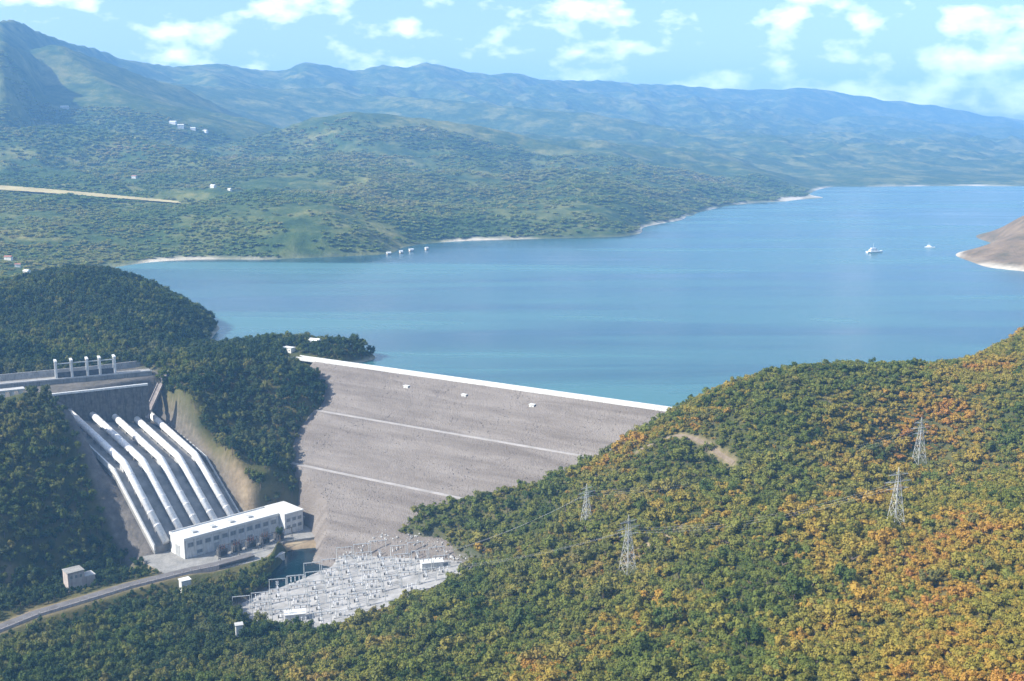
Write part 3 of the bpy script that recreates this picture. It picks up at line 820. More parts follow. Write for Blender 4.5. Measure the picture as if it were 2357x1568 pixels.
def scatter(name, co, rot, scl, idx, coll, parent=None):
    me = bpy.data.meshes.new(name)
    n = len(co)
    me.vertices.add(n); me.vertices.foreach_set('co', np.asarray(co, np.float32).ravel())
    for nm, t, d in (('rot', 'FLOAT_VECTOR', rot), ('scl', 'FLOAT_VECTOR', scl)):
        me.attributes.new(nm, t, 'POINT').data.foreach_set('vector', np.asarray(d, np.float32).ravel())
    me.attributes.new('idx', 'INT', 'POINT').data.foreach_set('value', np.asarray(idx, np.int32))
    o = bpy.data.objects.new(name, me); COL.objects.link(o); o.parent = parent
    md = o.modifiers.new('scatter', 'NODES'); md.node_group = scatter_group(coll)
    o['kind'] = 'stuff'
    return o

dam_rocks = proto_collection('dam_rock_shape', [rock_mesh('dam_rock_%d' % i, 40 + i, MAT['dam_rock']) for i in range(5)])
n = 11000
rx = RNG.uniform(-25, 425, n); ry = RNG.uniform(-190, -6.5, n)
okr = (np.abs(ry + 59) > 3.4) & (np.abs(ry + 117) > 3.4)
rx, ry = rx[okr], ry[okr]; n = len(rx)
pr = DAM_PROFILE[::-1]
rz = np.minimum(np.interp(ry, [p[0] for p in pr], [p[1] for p in pr]), dam_end(rx, ry))
kp = rz > -104
rx, ry, rz = rx[kp], ry[kp], rz[kp]; n = len(rx)
rs = RNG.uniform(0.45, 1.2, n)
scatter('riprap', np.stack([rx, ry, rz], -1), RNG.uniform(0, 6.28, (n, 3)), np.stack([rs, rs, rs * 0.8], -1), RNG.integers(0, 5, n), dam_rocks, dam)

# boulders along the foot of the dam
pale = [rock_mesh('boulder_%d' % i, 80 + i, MAT['pale_rock']) for i in range(6)]
EDGE = [(-178, 803), (-144, 838), (-104, 853), (-62, 832), (-30, 793)]
bx = RNG.uniform(-190, -24, 4000); by = RNG.uniform(780, 870, 4000)
bd = line_dist(bx, by, EDGE)[0]
ok = (bd < RNG.uniform(0, 6, 4000)) & (poly_dist(bx, by, POOL) > 2)
bx, by = bx[ok], by[ok]
bs = np.clip(np.exp(RNG.normal(0.35, 0.45, len(bx))), 0.7, 4.5)
bz = np.maximum(height(bx, by), dam_z(bx, by))
order = np.argsort(-bs); big = order[:90]; rest = order[90:]
for i in big:
    o = bpy.data.objects.new('boulder', pale[int(RNG.integers(0, 6))]); COL.objects.link(o)
    o.location = (bx[i], by[i], bz[i] + bs[i] * 0.15); o.rotation_euler = (RNG.uniform(-.4, .4), RNG.uniform(-.4, .4), RNG.uniform(0, 6.28))
    o.scale = (bs[i],) * 3
    tag(o, 'pale boulder between the dam toe and the switchyard', 'boulder', 'pale boulders along the dam toe')
pale_c = proto_collection('rubble_shape', pale)
sr = bs[rest]
o = scatter('rubble', np.stack([bx[rest], by[rest], bz[rest] + 0.1 * sr], -1), RNG.uniform(0, 6.28, (len(rest), 3)), np.stack([sr, sr, sr], -1), RNG.integers(0, 6, len(rest)), pale_c)
tag(o, 'pale grey rubble along the edge of the switchyard', kind='stuff')

# ------------------------------------------------------------------ switchyard on pale gravel
yx, yy = np.meshgrid(np.arange(-212, -19, 2.0), np.arange(700, 861, 2.0))
ym = poly_dist(yx, yy, APRON) + 2.0 * fbm(yx, yy, 14, 3)
MAT['yard_gravel'] = surface('yard_gravel', (0.19, 0.185, 0.175), (0.39, 0.38, 0.365), 0.10, 0.95, detail=8)
yo = grid_mesh('switchyard_ground', yx, yy, height(yx, yy) + 0.35, MAT['yard_gravel'], keep=(ym[:-1, :-1] < -1) & (ym[1:, 1:] < -1))
tag(yo, 'pale gravel ground of the switchyard below the dam', kind='structure')
YA = R(14); cu, su = math.cos(YA), math.sin(YA)
ROWS = ['row closest to the near trees', 'second row from the near trees', 'third row from the near trees', 'fourth row from the near trees', 'fifth row from the near trees', 'sixth row from the near trees', 'seventh row from the near trees', 'eighth row from the near trees', 'ninth row from the near trees', 'tenth row from the near trees', 'row closest to the dam toe', 'row under the dam toe boulders']
def portal_mesh():
    w, h = 12.5, 10.5
    post = MB()
    for s_ in (-1, 1): post.tube((0, s_ * 1.0, 0), (0, s_ * 0.25, h), 0.24, 0.18, 6)
    for z in (2.5, 5, 7.5): post.box(-0.12, 0.12, -0.85 + z * 0.07, 0.85 - z * 0.07, z, z + 0.22)
    beam = MB().box(-w / 2, w / 2, -0.45, -0.2, h, h + 0.3).box(-w / 2, w / 2, 0.2, 0.45, h, h + 0.3)
    for k in range(8): beam.box(-w / 2 + 0.7 + k * 1.55, -w / 2 + 0.95 + k * 1.55, -0.2, 0.2, h + 0.02, h + 0.28)
    ins = MB().tube((0, 0, h - 0.01), (0, 0, h - 1.9), 0.26, 0.2, 7)
    foot = MB().box(-0.9, 0.9, -1.6, 1.6, -1.2, 0.35)
    return w, {k: m.mesh(k, MAT[q]) for k, m, q in (('post', post, 'steel'), ('beam', beam, 'steel'), ('insulator', ins, 'insulator'), ('footing', foot, 'pale_concrete'))}
PW, PM = portal_mesh()
def breaker_mesh():
    base = MB().box(-4.6, 4.6, -1.3, 1.3, -1.0, 0.5)
    col = MB().box(-0.25, 0.25, -0.25, 0.25, 0.4, 2.4)
    stack = MB().tube((0, 0, 2.4), (0, 0, 5.0), 0.34, 0.24, 8)
    head = MB().box(-0.3, 0.3, -1.1, 1.1, 5.0, 5.5)
    cab = MB().box(-0.8, 0.8, 1.0, 1.9, 0.4, 2.3)
    return {k: m.mesh(k, MAT[q]) for k, m, q in (('base', base, 'pale_concrete'), ('column', col, 'steel'), ('insulator_stack', stack, 'hull_white'), ('head', head, 'steel'), ('cabinet', cab, 'dark_steel'))}
BM = breaker_mesh()
def put(name, me, parent, x=0.0, y=0.0):
    o = bpy.data.objects.new(name, me); COL.objects.link(o); o.parent = parent; o.location = (x, y, 0)
    return o
YARD_SITES = []
for r_, v in enumerate(np.arange(-60, 72, 9.5)):
    for q, u_ in enumerate(np.arange(-98, 110, 13.2)):
        X, Y = -112 + u_ * cu - v * su, 783 + u_ * su + v * cu
        if float(poly_dist(np.array([X]), np.array([Y]), APRON)[0]) > -6.0: continue
        YARD_SITES.append((r_, q, X, Y))
rws = sorted({a[0] for a in YARD_SITES})
for (r_, q, X, Y) in YARD_SITES:
    Z = ground_at(X, Y) + 0.3
    rl = ROWS[min(rws.index(r_), 11)]
    if (r_ * 3 + q) % 7 == 4: continue
    if r_ % 2 == 0:
        t = thing('line_portal', 'pale steel line portal, ' + rl + ' of the switchyard', 'portal frame', (X, Y, Z), YA, 'steel portals of the switchyard')
        for s_ in (-1, 1):
            put('post', PM['post'], t, s_ * (PW / 2 - 0.3)); put('footing', PM['footing'], t, s_ * (PW / 2 - 0.3))
        put('beam', PM['beam'], t)
        for k in (-4, 0, 4): put('insulator', PM['insulator'], t, k)
    else:
        t = thing('circuit_breaker', 'three-pole circuit breaker on a pale base, ' + rl + ' of the switchyard', 'breaker', (X, Y, Z), YA + R(90) * (q % 2), 'circuit breakers of the switchyard')
        put('base', BM['base'], t); put('cabinet', BM['cabinet'], t)
        for k in (-3, 0, 3):
            put('column', BM['column'], t, k); put('insulator_stack', BM['insulator_stack'], t, k); put('head', BM['head'], t, k)

# ------------------------------------------------------------------ penstocks
bedm = MB()
L3 = [p + Vector((0, 0, -5.2)) for p in BED_L]; R3 = [p + Vector((0, 0, -5.2)) for p in BED_R]
L3[0] = extrap(L3[1], L3[0], 3); R3[0] = extrap(R3[1], R3[0], 3)
vs = L3 + R3 + [p + Vector((0, 0, -8)) for p in L3] + [p + Vector((0, 0, -8)) for p in R3]
bedm._add(vs, [(0, 1, 4, 3), (1, 2, 5, 4), (6, 9, 10, 7), (7, 10, 11, 8), (0, 6, 7, 1), (1, 7, 8, 2), (3, 4, 10, 9), (4, 5, 11, 10), (0, 3, 9, 6), (2, 8, 11, 5)])
MAT['stained'] = surface('stained_concrete', (0.17, 0.165, 0.155), (0.30, 0.29, 0.275), 0.12, 0.95)  # plain grey concrete of the bed, two tones of noise
bed = bedm.build('penstock_bed', MAT['stained'])
tag(bed, 'sloping concrete bed under the row of penstocks', kind='structure')
ORD = ['outermost penstock on the wooded side of the slope', 'second penstock from the wooded side', 'middle one of the five penstocks', 'fourth penstock from the wooded side', 'outermost penstock on the bare cut side of the slope']
RP = 2.9
for k, (a, b, c) in enumerate(PENSTOCKS):
    a, b, c = Vector(a), Vector(b), Vector(c)
    root = thing('penstock', 'pale steel pipe with support rings, ' + ORD[k], 'penstock', b, 0, 'pale penstocks running down to the powerhouse')
    d0, d1 = (b - a).normalized(), (c - b).normalized()
    m = MB(); m.smooth = True
    pts = [a, b - d0 * 3] + [b - d0 * 3 * (1 - t) ** 2 + d1 * 3 * t ** 2 for t in (0.25, 0.5, 0.75)] + [b + d1 * 3, c + d1 * 4]
    m.path(pts, RP, 24).sub(b).build('pipe', MAT['pipe_paint'], root)
    for (p, q, d) in ((a, b, d0), (b, c, d1)):
        ln = (q - p).length; nr = int(ln / 12)
        for i in range(1, nr):
            e = p + (q - p) * (i / nr)
            if (e - b).length < 8: continue
            rg = MB().tube(e - d * 0.45, e + d * 0.45, RP + 0.22, seg=20).sub(b).build('support_ring', MAT['pipe_paint'], root)
            h = Vector((d.x, d.y, 0)).normalized(); w = Vector((-h.y, h.x, 0))
            an = math.atan2(h.y, h.x)
            MB().cbox((e.x, e.y, e.z - 6.0), (1.4, 4.6, 4.0), an).sub(b).build('saddle', MAT['concrete'], root)
    an = math.atan2(d0.y, d0.x)
    MB().cbox((b.x, b.y, b.z - 7.0), (5.5, 5.6, 5.6), an).sub(b).build('anchor_block', MAT['pale_concrete'], root)
    MB().cbox((a.x - d0.x * 1.5, a.y - d0.y * 1.5, a.z - 6), (4, 7.0, 9.5), an).sub(b).build('portal', MAT['concrete'], root)

# side walls of the bed, stair beside it
for side, (L, lab) in enumerate(((BED_L, 'thin pale side wall of the penstock bed under the wooded slope'), (BED_R, 'low pale side wall of the penstock bed under the bare cut'))):
    t = thing('side_wall', lab, 'wall', L[1])
    for i, (p, q) in enumerate(((L[0], L[1]), (L[1], L[2]))):
        m = MB(); w = _u * 0.6
        vs = []
        for e in (p, q):
            for s in (-1, 1):
                for z in (-8.0, -3.0): vs.append(e + w * s + Vector((0, 0, z)))
        m._add(vs, [(0, 1, 3, 2), (4, 6, 7, 5), (1, 5, 7, 3), (0, 2, 6, 4), (0, 4, 5, 1), (2, 3, 7, 6)])
        m.sub(L[1]).build('wall_panel', MAT['white_paint'], t)

st = thing('stairway', 'pinkish concrete stairway descending the bare cut beside the penstocks', 'stairs', (-329, 1010, 5))
S0, S1 = Vector((-329, 1052, 6.5)), Vector((-333, 996, -25))
ns = 46; hd = (S1 - S0); hn = Vector((hd.x, hd.y, 0)).normalized(); an = math.atan2(hn.y, hn.x)
fl = MB()
for i in range(ns):
    e = S0.lerp(S1, i / ns)
    fl.cbox((e.x, e.y, e.z - 1.6), (1.5, 4.2, 1.7), an)
fl.sub((-329, 1010, 5)).build('steps', MAT['pink_concrete'], st)['kind'] = 'stuff'
for s in (-1, 1):
    o_ = Vector((-hn.y, hn.x, 0)) * 2.4 * s
    m = MB(); vs = []
    for e in (S0 + o_, S1 + o_):
        for q in (-0.25, 0.25):
            for z in (-2.0, 1.1): vs.append(e + Vector((-hn.y, hn.x, 0)) * q + Vector((0, 0, z)))
    m._add(vs, [(0, 1, 3, 2), (4, 6, 7, 5), (1, 5, 7, 3), (0, 2, 6, 4), (0, 4, 5, 1), (2, 3, 7, 6)])
    m.sub((-329, 1010, 5)).build('stair_wall', MAT['pink_concrete'], st)

# ------------------------------------------------------------------ intake: retaining wall, terrace, gates
PA, PB = Vector((-404.3, 958.4, 0)), Vector((-330.8, 1001.2, 0))
u = (PB - PA).normalized(); an = math.atan2(u.y, u.x); LW = (PB - PA).length
rw = thing('retaining_wall', 'dark stone retaining wall with a pale coping above the penstocks', 'wall', PA, an)
nb = 12
for i in range(nb):
    x0, x1 = LW * i / nb, LW * (i + 1) / nb
    zb = -17 - 14 * (i + 0.5) / nb
    m = MB(); vs = []
    for x in (x0 + 0.08, x1 - 0.08):
        for (y, z) in ((-3.2 - 0.15 * (i % 2), zb), (-0.2, 3.2), (1.2, 3.2), (1.2, zb)): vs.append((x, y, z))
    m._add(vs, [(0, 1, 2, 3), (4, 7, 6, 5), (0, 4, 5, 1), (1, 5, 6, 2), (2, 6, 7, 3), (0, 3, 7, 4)])
    m.build('wall_panel', MAT['wall_stone'] if 'wall_stone' in MAT else MAT['concrete'], rw)
for i in range(nb):
    MB().box(LW * i / nb + 0.04, LW * (i + 1) / nb - 0.04, -1.0, 1.8, 3.205, 4.9).build('coping', MAT['white_paint'], rw)

GA, GB = Vector((-470, 977.5, 0)), Vector((-340, 1042, 0))
ug = (GB - GA).normalized(); ang = math.atan2(ug.y, ug.x); LG = (GB - GA).length
ig = thing('intake_structure', 'long concrete intake deck carrying a row of tall pale gate frames', 'dam gate', GA, ang)
MB().box(0, LG, 0, 14, 2.0, 7.4).build('deck', MAT['concrete'], ig)
MB().box(-0.5, LG + 0.5, -0.8, 0.8, 7.402, 8.6).build('kerb', MAT['pale_concrete'], ig)
for gxp in (62, 75.5, 89, 100, 113):
    fr = MB().box(gxp - 0.9, gxp + 0.9, 1.2, 3.0, 7.41, 23.0).build('gate_frame', MAT['white_paint'], ig)
    MB().box(gxp - 0.9, gxp + 0.9, 10.0, 11.8, 7.41, 23.0).build('rear_post', MAT['white_paint'], fr)
    MB().box(gxp - 1.1, gxp + 1.1, 0.8, 12.2, 23.0, 24.4).build('cross_beam', MAT['white_paint'], fr)
for x0, x1 in ((62, 75.5), (75.5, 89), (89, 100), (100, 113)):
    MB().box(x0 + 1.1, x1 - 1.1, 1.6, 2.6, 21.2, 22.0).build('hoist_beam', MAT['steel'], ig)
    MB().box(x0 + 1.2, x1 - 1.2, 5.0, 5.8, 7.41, 13.0).build('gate', MAT['dark_steel'], ig)
# upper canal wall behind the gates
cw = thing('canal_wall', 'long sloping grey canal wall under the dark wooded hill', 'wall', (-500, 1000, 0))
CWP = [(-560, 975), (-470, 1018), (-400, 1056), (-352, 1090)]
for a, b in zip(CWP[:-1], CWP[1:]):
    a, b = Vector((*a, 0)), Vector((*b, 0)); d = (b - a).normalized(); w = Vector((-d.y, d.x, 0))
    m = MB(); vs = []
    for e in (a, b):
        for s, z in ((-2.5, 2), (0, 9.5), (1.6, 9.5), (1.6, 2)): vs.append(e + w * s + Vector((0, 0, z)))
    m._add(vs, [(0, 1, 2, 3), (4, 7, 6, 5), (0, 4, 5, 1), (1, 5, 6, 2), (2, 6, 7, 3), (0, 3, 7, 4)])
    m.sub((-500, 1000, 0)).build('wall_panel', MAT['concrete'], cw)
# piers at the edge of the view
sp = thing('spillway_structure', 'white concrete piers and deck beside the wooded slope below the intake', 'pier', (-424, 938, ground_at(-424, 938) - 1.5), R(30))
for i, x in enumerate((-16, -9, -2, 5)):
    MB().box(x - 1.6, x + 1.6, -3, 5, -9, 11).build('pier', MAT['white_paint'], sp)
MB().box(-19, 8, -3.5, 5.5, 11.002, 12.4).build('deck', MAT['pale_concrete'], sp)

# ------------------------------------------------------------------ powerhouse
PH_ANG = math.atan2(0.70, 0.71)
ph = thing('powerhouse', 'long white powerhouse with a flat roof at the foot of the penstocks', 'powerhouse', (-258, 845, -102), PH_ANG)
LP, WP, HP = 87.0, 22.0, 15.0
MB().box(0, LP, 0, WP, 0, HP).build('wall', MAT['white_paint'], ph)
rf = MB().box(-0.8, LP + 0.4, -1.0, WP + 0.8, HP + 0.002, HP + 1.1).build('roof', MAT['roof_white'], ph)
for (x0, x1, y0, y1) in ((-0.8, LP + 0.4, -1.0, -0.4), (-0.8, LP + 0.4, WP + 0.2, WP + 0.8), (-0.8, -0.2, -0.39, WP + 0.19)):
    MB().box(x0, x1, y0, y1, HP + 1.102, HP + 2.2).build('parapet', MAT['roof_white'], rf)
for x in (14, 31, 48, 65):
    MB().box(x - 2, x + 2, 8, 13, HP + 1.104, HP + 2.6).build('roof_vent', MAT['steel'], rf)
NBAY = 11
bw = (LP - 3) / NBAY
for i in range(NBAY + 1):
    x = 1.5 + i * bw
    MB().box(x - 0.5, x + 0.5, -0.7, -0.002, 0, HP - 0.01).build('pilaster', MAT['white_paint'], ph)
for i in range(NBAY):
    xc = 1.5 + (i + 0.5) * bw
    for (z0, z1) in ((8.6, 12.4), (2.0, 5.0)):
        if z0 < 5 and i % 2 == 0: continue
        if z0 < 5 and i in (3, 9):
            d = MB().box(xc - 2.3, xc + 2.3, -0.2, -0.002, 0, 6.6).build('door', MAT['frame_grey'], ph)
            MB().box(xc + 1.6, xc + 1.8, -0.34, -0.202, 2.8, 3.4).build('handle', MAT['steel'], d)
            continue
        f = MB()
        f.box(xc - 2.5, xc + 2.5, -0.25, -0.002, z1 - 0.3, z1).box(xc - 2.5, xc + 2.5, -0.25, -0.002, z0, z0 + 0.3)
        f.box(xc - 2.5, xc - 2.2, -0.25, -0.002, z0 + 0.301, z1 - 0.301).box(xc + 2.2, xc + 2.5, -0.25, -0.002, z0 + 0.301, z1 - 0.301).box(xc - 0.12, xc + 0.12, -0.25, -0.002, z0 + 0.301, z1 - 0.301)
        wn = f.build('window', MAT['frame_grey'], ph)
        for (a, b) in ((xc - 2.2, xc - 0.12), (xc + 0.12, xc + 2.2)):
            MB().box(a + 0.002, b - 0.002, -0.1, -0.003, z0 + 0.31, z1 - 0.31).build('pane', MAT['glass'], wn)
# end wall towards the river bend: big door and plain white paint
MB().box(-0.25, -0.002, -0.3, WP, 0, HP - 0.01).build('end_wall', MAT['white_paint'], ph)
d = MB().box(-0.45, -0.252, 7, 14, 0, 9).build('loading_door', MAT['frame_grey'], ph)
# taller annex at the far end
ax = MB().box(LP + 0.002, LP + 18, -9, WP - 2, 0, HP + 2).build('annex', MAT['white_paint'], ph)
MB().box(LP - 0.5, LP + 18.6, -9.6, WP - 1.4, HP + 2.002, HP + 3.2).build('annex_roof', MAT['roof_white'], ax)
for i in range(3):
    xc = LP + 3.5 + i * 5.5
    for z0 in (4.5, 10.5):
        wn = MB().box(xc - 1.9, xc + 1.9, -9.2, -9.002, z0, z0 + 3.0).build('window', MAT['frame_grey'], ph)
        MB().box(xc - 1.6, xc + 1.6, -9.3, -9.202, z0 + 0.3, z0 + 2.7).build('pane', MAT['glass'], wn)
# dark lower block beyond the annex
MB().box(LP + 18.002, LP + 27, 1, WP - 8, -2, 7).build('annex_wing', MAT['concrete'], ax)

# ------------------------------------------------------------------ yard: transformers, gantry, huts
def ph_world(x, y, z=0):
    c, s = math.cos(PH_ANG), math.sin(PH_ANG)
    return (-258 + x * c - y * s, 845 + x * s + y * c, -102 + z)
def transformer(x, y, label):
    t = thing('transformer', label, 'transformer', ph_world(x, y, 0.1), PH_ANG, 'dark transformers in front of the powerhouse')
    t.scale = (1.25, 1.25, 1.25)
    MB().box(-4, 4, -2.6, 2.6, 0, 0.7).build('plinth', MAT['concrete'], t)
    MB().box(-3.1, 3.1, -1.5, 1.5, 0.7, 5.0).build('tank', MAT['machine_grey'], t)
    for s in (-1, 1):
        for i in range(5):
            MB().box(-2.6 + i * 1.15, -2.0 + i * 1.15, s * 1.95 - 0.45, s * 1.95 + 0.45, 1.2, 4.6).build('radiator', MAT['machine_grey'], t)
    m = MB(); m.tube((-2.4, 0.9, 6.0), (2.4, 0.9, 6.0), 0.65, seg=12).build('conservator', MAT['machine_grey'], t)
    for i in (-1, 0, 1):
        b = MB().tube((i * 1.7, -0.6, 5.0), (i * 1.9, -0.9, 8.2), 0.34, 0.2, 8).build('bushing', MAT['insulator'], t)
        MB().tube((i * 1.9, -0.9, 8.2), (i * 1.92, -0.93, 8.8), 0.1, seg=6).build('terminal', MAT['steel'], b)
TL = ['dark transformer at the white end wall side of the powerhouse yard', 'second dark transformer along the powerhouse yard', 'middle dark transformer in front of the powerhouse', 'fourth dark transformer along the powerhouse yard', 'dark transformer beside the powerhouse annex']
for i, x in enumerate((24, 37, 50, 63, 76)):
    transformer(x, -15 if i < 4 else -16, TL[i])

def gantry(x0, x1, y, h, label):
    t = thing('steel_gantry', label, 'gantry', ph_world(x0, y, 0.1), PH_ANG, 'steel line gantries in the powerhouse yard')
    ln = x1 - x0
    for x in (0, ln / 2, ln):
        for s in (-1, 1):
            MB().tube((x, s * 1.6, 0), (x, s * 0.3, h), 0.28, 0.2, 6).build('leg', MAT['machine_grey'], t)
        for z in (h * 0.35, h * 0.7):
            w = 1.6 - 1.3 * z / h
            MB().box(x - 0.1, x + 0.1, -w, w, z, z + 0.25).build('brace', MAT['machine_grey'], t)
    MB().box(-0.8, ln + 0.8, -0.35, -0.1, h, h + 0.3).box(-0.8, ln + 0.8, 0.1, 0.35, h, h + 0.3).build('beam', MAT['machine_grey'], t)
    for i in range(6):
        x = (i + 0.5) * ln / 6
        MB().tube((x, 0, h - 0.02), (x, 0, h - 1.6), 0.18, seg=6).build('insulator', MAT['insulator'], t)
gantry(18, 52, -21.5, 11, 'dark steel gantry over the transformers by the white end of the powerhouse')
gantry(56, 84, -23.5, 11, 'dark steel gantry over the transformers by the powerhouse annex')

def flat_house(name, label, cat, loc, ang, sx, sy, h, wall, roof, group=None, over=0.5):
    t = thing(name, label, cat, loc, ang, group)
    MB().box(-sx / 2, sx / 2, -sy / 2, sy / 2, -3, h).build('wall', wall, t)
    MB().box(-sx / 2 - over, sx / 2 + over, -sy / 2 - over, sy / 2 + over, h + 0.002, h + 0.5).build('roof', roof, t)
    d = MB().box(-0.6, 0.6, -sy / 2 - 0.1, -sy / 2 - 0.002, 0, 2.2).build('door', MAT['frame_grey'], t)
    for x in (-sx * 0.3, sx * 0.3):
        w = MB().box(x - 0.8, x + 0.8, -sy / 2 - 0.1, -sy / 2 - 0.002, 1.0, 2.4).build('window', MAT['frame_grey'], t)
        MB().box(x - 0.65, x + 0.65, -sy / 2 - 0.16, -sy / 2 - 0.102, 1.15, 2.25).build('pane', MAT['glass'], w)
    return t
flat_house('pump_house', 'small white flat-roofed pump house below the service road', 'hut', (-243, 792, -103.5), R(35), 7, 6, 6.5, MAT['white_paint'], MAT['roof_white'])
st2 = thing('workshop', 'stepped pinkish concrete workshop beside the service road', 'building', (-322, 792, -99), R(40))
MB().box(-9, 3, -5, 6, -4, 10).build('wall', MAT['pink_concrete'], st2)
MB().box(-9.4, 3.4, -5.4, 6.4, 10.002, 10.6).build('roof', MAT['concrete'], st2)
lb = MB().box(3.002, 11, -4.5, 4, -4, 4.5).build('lower_block', MAT['pink_concrete'], st2)
MB().box(2.9, 11.4, -4.9, 4.4, 4.502, 5.0).build('lower_roof', MAT['pale_concrete'], lb)
for x in (-6.5, -3, 0.5):
    w = MB().box(x - 1, x + 1, -5.12, -5.002, 5.5, 8).build('window', MAT['frame_grey'], st2)
    MB().box(x - 0.8, x + 0.8, -5.2, -5.122, 5.7, 7.8).build('pane', MAT['glass'], w)
tz = ground_at(-178, 690)
tw = thing('gauge_tower', 'narrow pale concrete tower among the trees at the river bend', 'tower', (-178, 690, tz), R(20))
MB().box(-2.2, 2.2, -2.2, 2.2, -3, 13.5).build('shaft', MAT['white_paint'], tw)
MB().box(-2.7, 2.7, -2.7, 2.7, 13.502, 14.2).build('cap', MAT['pale_concrete'], tw)
MB().box(-0.7, 0.7, -2.3, -2.202, 0, 2.3).build('door', MAT['frame_grey'], tw)
tp = thing('tailrace_wall', 'short white concrete wall standing at the edge of the teal pool', 'wall', (-187, 846, -108), R(62))
MB().box(-12, 10, -1.2, 1.2, -3, 7.5).build('wall', MAT['white_paint'], tp)
MB().box(-12.3, 10.3, -1.6, 1.6, 7.502, 8.3).build('coping', MAT['pale_concrete'], tp)

for (X, Y, sx, sy, h_, lab) in ((-150, 733, 14, 8, 5.5, 'white flat-roofed control house at the near edge of the switchyard'), (-60, 800, 16, 8, 5, 'white flat-roofed control house at the uphill end of the switchyard')):
    flat_house('control_house', lab, 'building', (X, Y, ground_at(X, Y) + 0.3), R(14), sx, sy, h_, MAT['white_paint'], MAT['roof_white'])
TG0, TG1 = Vector((-252, 813, 0)), Vector((-197, 844, 0))
tg_l = (TG1 - TG0).length; tg_a = math.atan2(TG1.y - TG0.y, TG1.x - TG0.x)
tg = thing('tailrace_deck', 'dark gate openings between concrete piers under the powerhouse yard', 'dam gate', (TG0.x, TG0.y, -102), tg_a)
MB().box(0, tg_l, -3.0, 2.5, -0.9, 0.6).build('deck', MAT['concrete'], tg)
MB().box(0, tg_l, 0.5, 1.5, -11, -0.902).build('gate', MAT['dark_steel'], tg)
for i in range(13):
    xx = tg_l * i / 12
    MB().box(xx - 0.7, xx + 0.7, -2.6, 0.498, -11, -0.904).build('pier', MAT['concrete'], tg)
for i in range(25):
    xx = tg_l * i / 24
    MB().box(xx - 0.08, xx + 0.08, -2.9, -2.74, 0.602, 1.8).build('rail_post', MAT['steel'], tg)

# road side wall and rail
rs_ = thing('road_wall', 'dark retaining wall and rail along the river side of the service road', 'wall', (-283, 785, -106))
P = [Vector((x, y, 0)) for x, y in ROAD[1:]]
for a, b in zip(P[:-1], P[1:]):
    d = (b - a).normalized(); w = Vector((-d.y, d.x, 0)) * 5.0     # river side
    m = MB(); vs = []
    for e in (a, b):
        for s, z in ((0.95, -110), (0.97, -97.4), (1.08, -97.4), (1.35, -110)): vs.append(e + w * s + Vector((0, 0, z)))
    m._add(vs, [(0, 1, 2, 3), (4, 7, 6, 5), (0, 4, 5, 1), (1, 5, 6, 2), (2, 6, 7, 3), (0, 3, 7, 4)])
    m.sub((-283, 785, -106)).build('wall_panel', MAT['pink_concrete'], rs_)
    n_ = max(1, int((b - a).length / 6))
    for i in range(n_):
        e = a.lerp(b, i / n_) + w * 1.02
        MB().box(e.x - 0.12, e.x + 0.12, e.y - 0.12, e.y + 0.12, -97.4, -96.2).sub((-283, 785, -106)).build('rail_post', MAT['steel'], rs_)

# houses on the dam abutment
def gable_house(name, label, loc, ang, sx, sy, h, wall, roofm, group=None, detail=True):
    t = thing(name, label, 'house', loc, ang, group)
    MB().box(-sx / 2, sx / 2, -sy / 2, sy / 2, -4, h).build('wall', wall, t)
    r = MB(); o = 0.6; rh = sy * 0.28
    X0, X1, Y = sx / 2 + o, -sx / 2 - o, sy / 2 + o
    r._add([(X1, -Y, h + 0.01), (X0, -Y, h + 0.01), (X0, Y, h + 0.01), (X1, Y, h + 0.01), (X1, 0, h + rh), (X0, 0, h + rh)],
           [(0, 1, 5, 4), (2, 3, 4, 5), (0, 4, 3), (1, 2, 5), (0, 3, 2, 1)])
    r.build('roof', roofm, t)
    if detail:
        MB().box(-0.6, 0.6, -sy / 2 - 0.1, -sy / 2 - 0.002, 0, 2.2).build('door', MAT['frame_grey'], t)
        for x in (-sx * 0.3, sx * 0.3):
            w = MB().box(x - 0.8, x + 0.8, -sy / 2 - 0.1, -sy / 2 - 0.002, 1.0, 2.4).build('window', MAT['frame_grey'], t)
            MB().box(x - 0.6, x + 0.6, -sy / 2 - 0.16, -sy / 2 - 0.102, 1.2, 2.2).build('pane', MAT['glass'], w)
    return t
ABUT = [(-203, 1146, 11, 7, 5.0, R(-25)), (-226, 1136, 13, 7, 3.6, R(-30))]
gable_house('caretaker_house', 'white gabled house among trees at the end of the dam crest', (-203, 1146, ground_at(-203, 1146)), R(-25), 11, 7, 5.0, MAT['white_paint'], MAT['roof_white'])
flat_house('guard_post', 'low cream flat-roofed guard post where the crest road meets the abutment', 'hut', (-228, 1132, ground_at(-228, 1132)), R(-30), 12, 7, 3.8, MAT['plaster'], MAT['roof_white'])

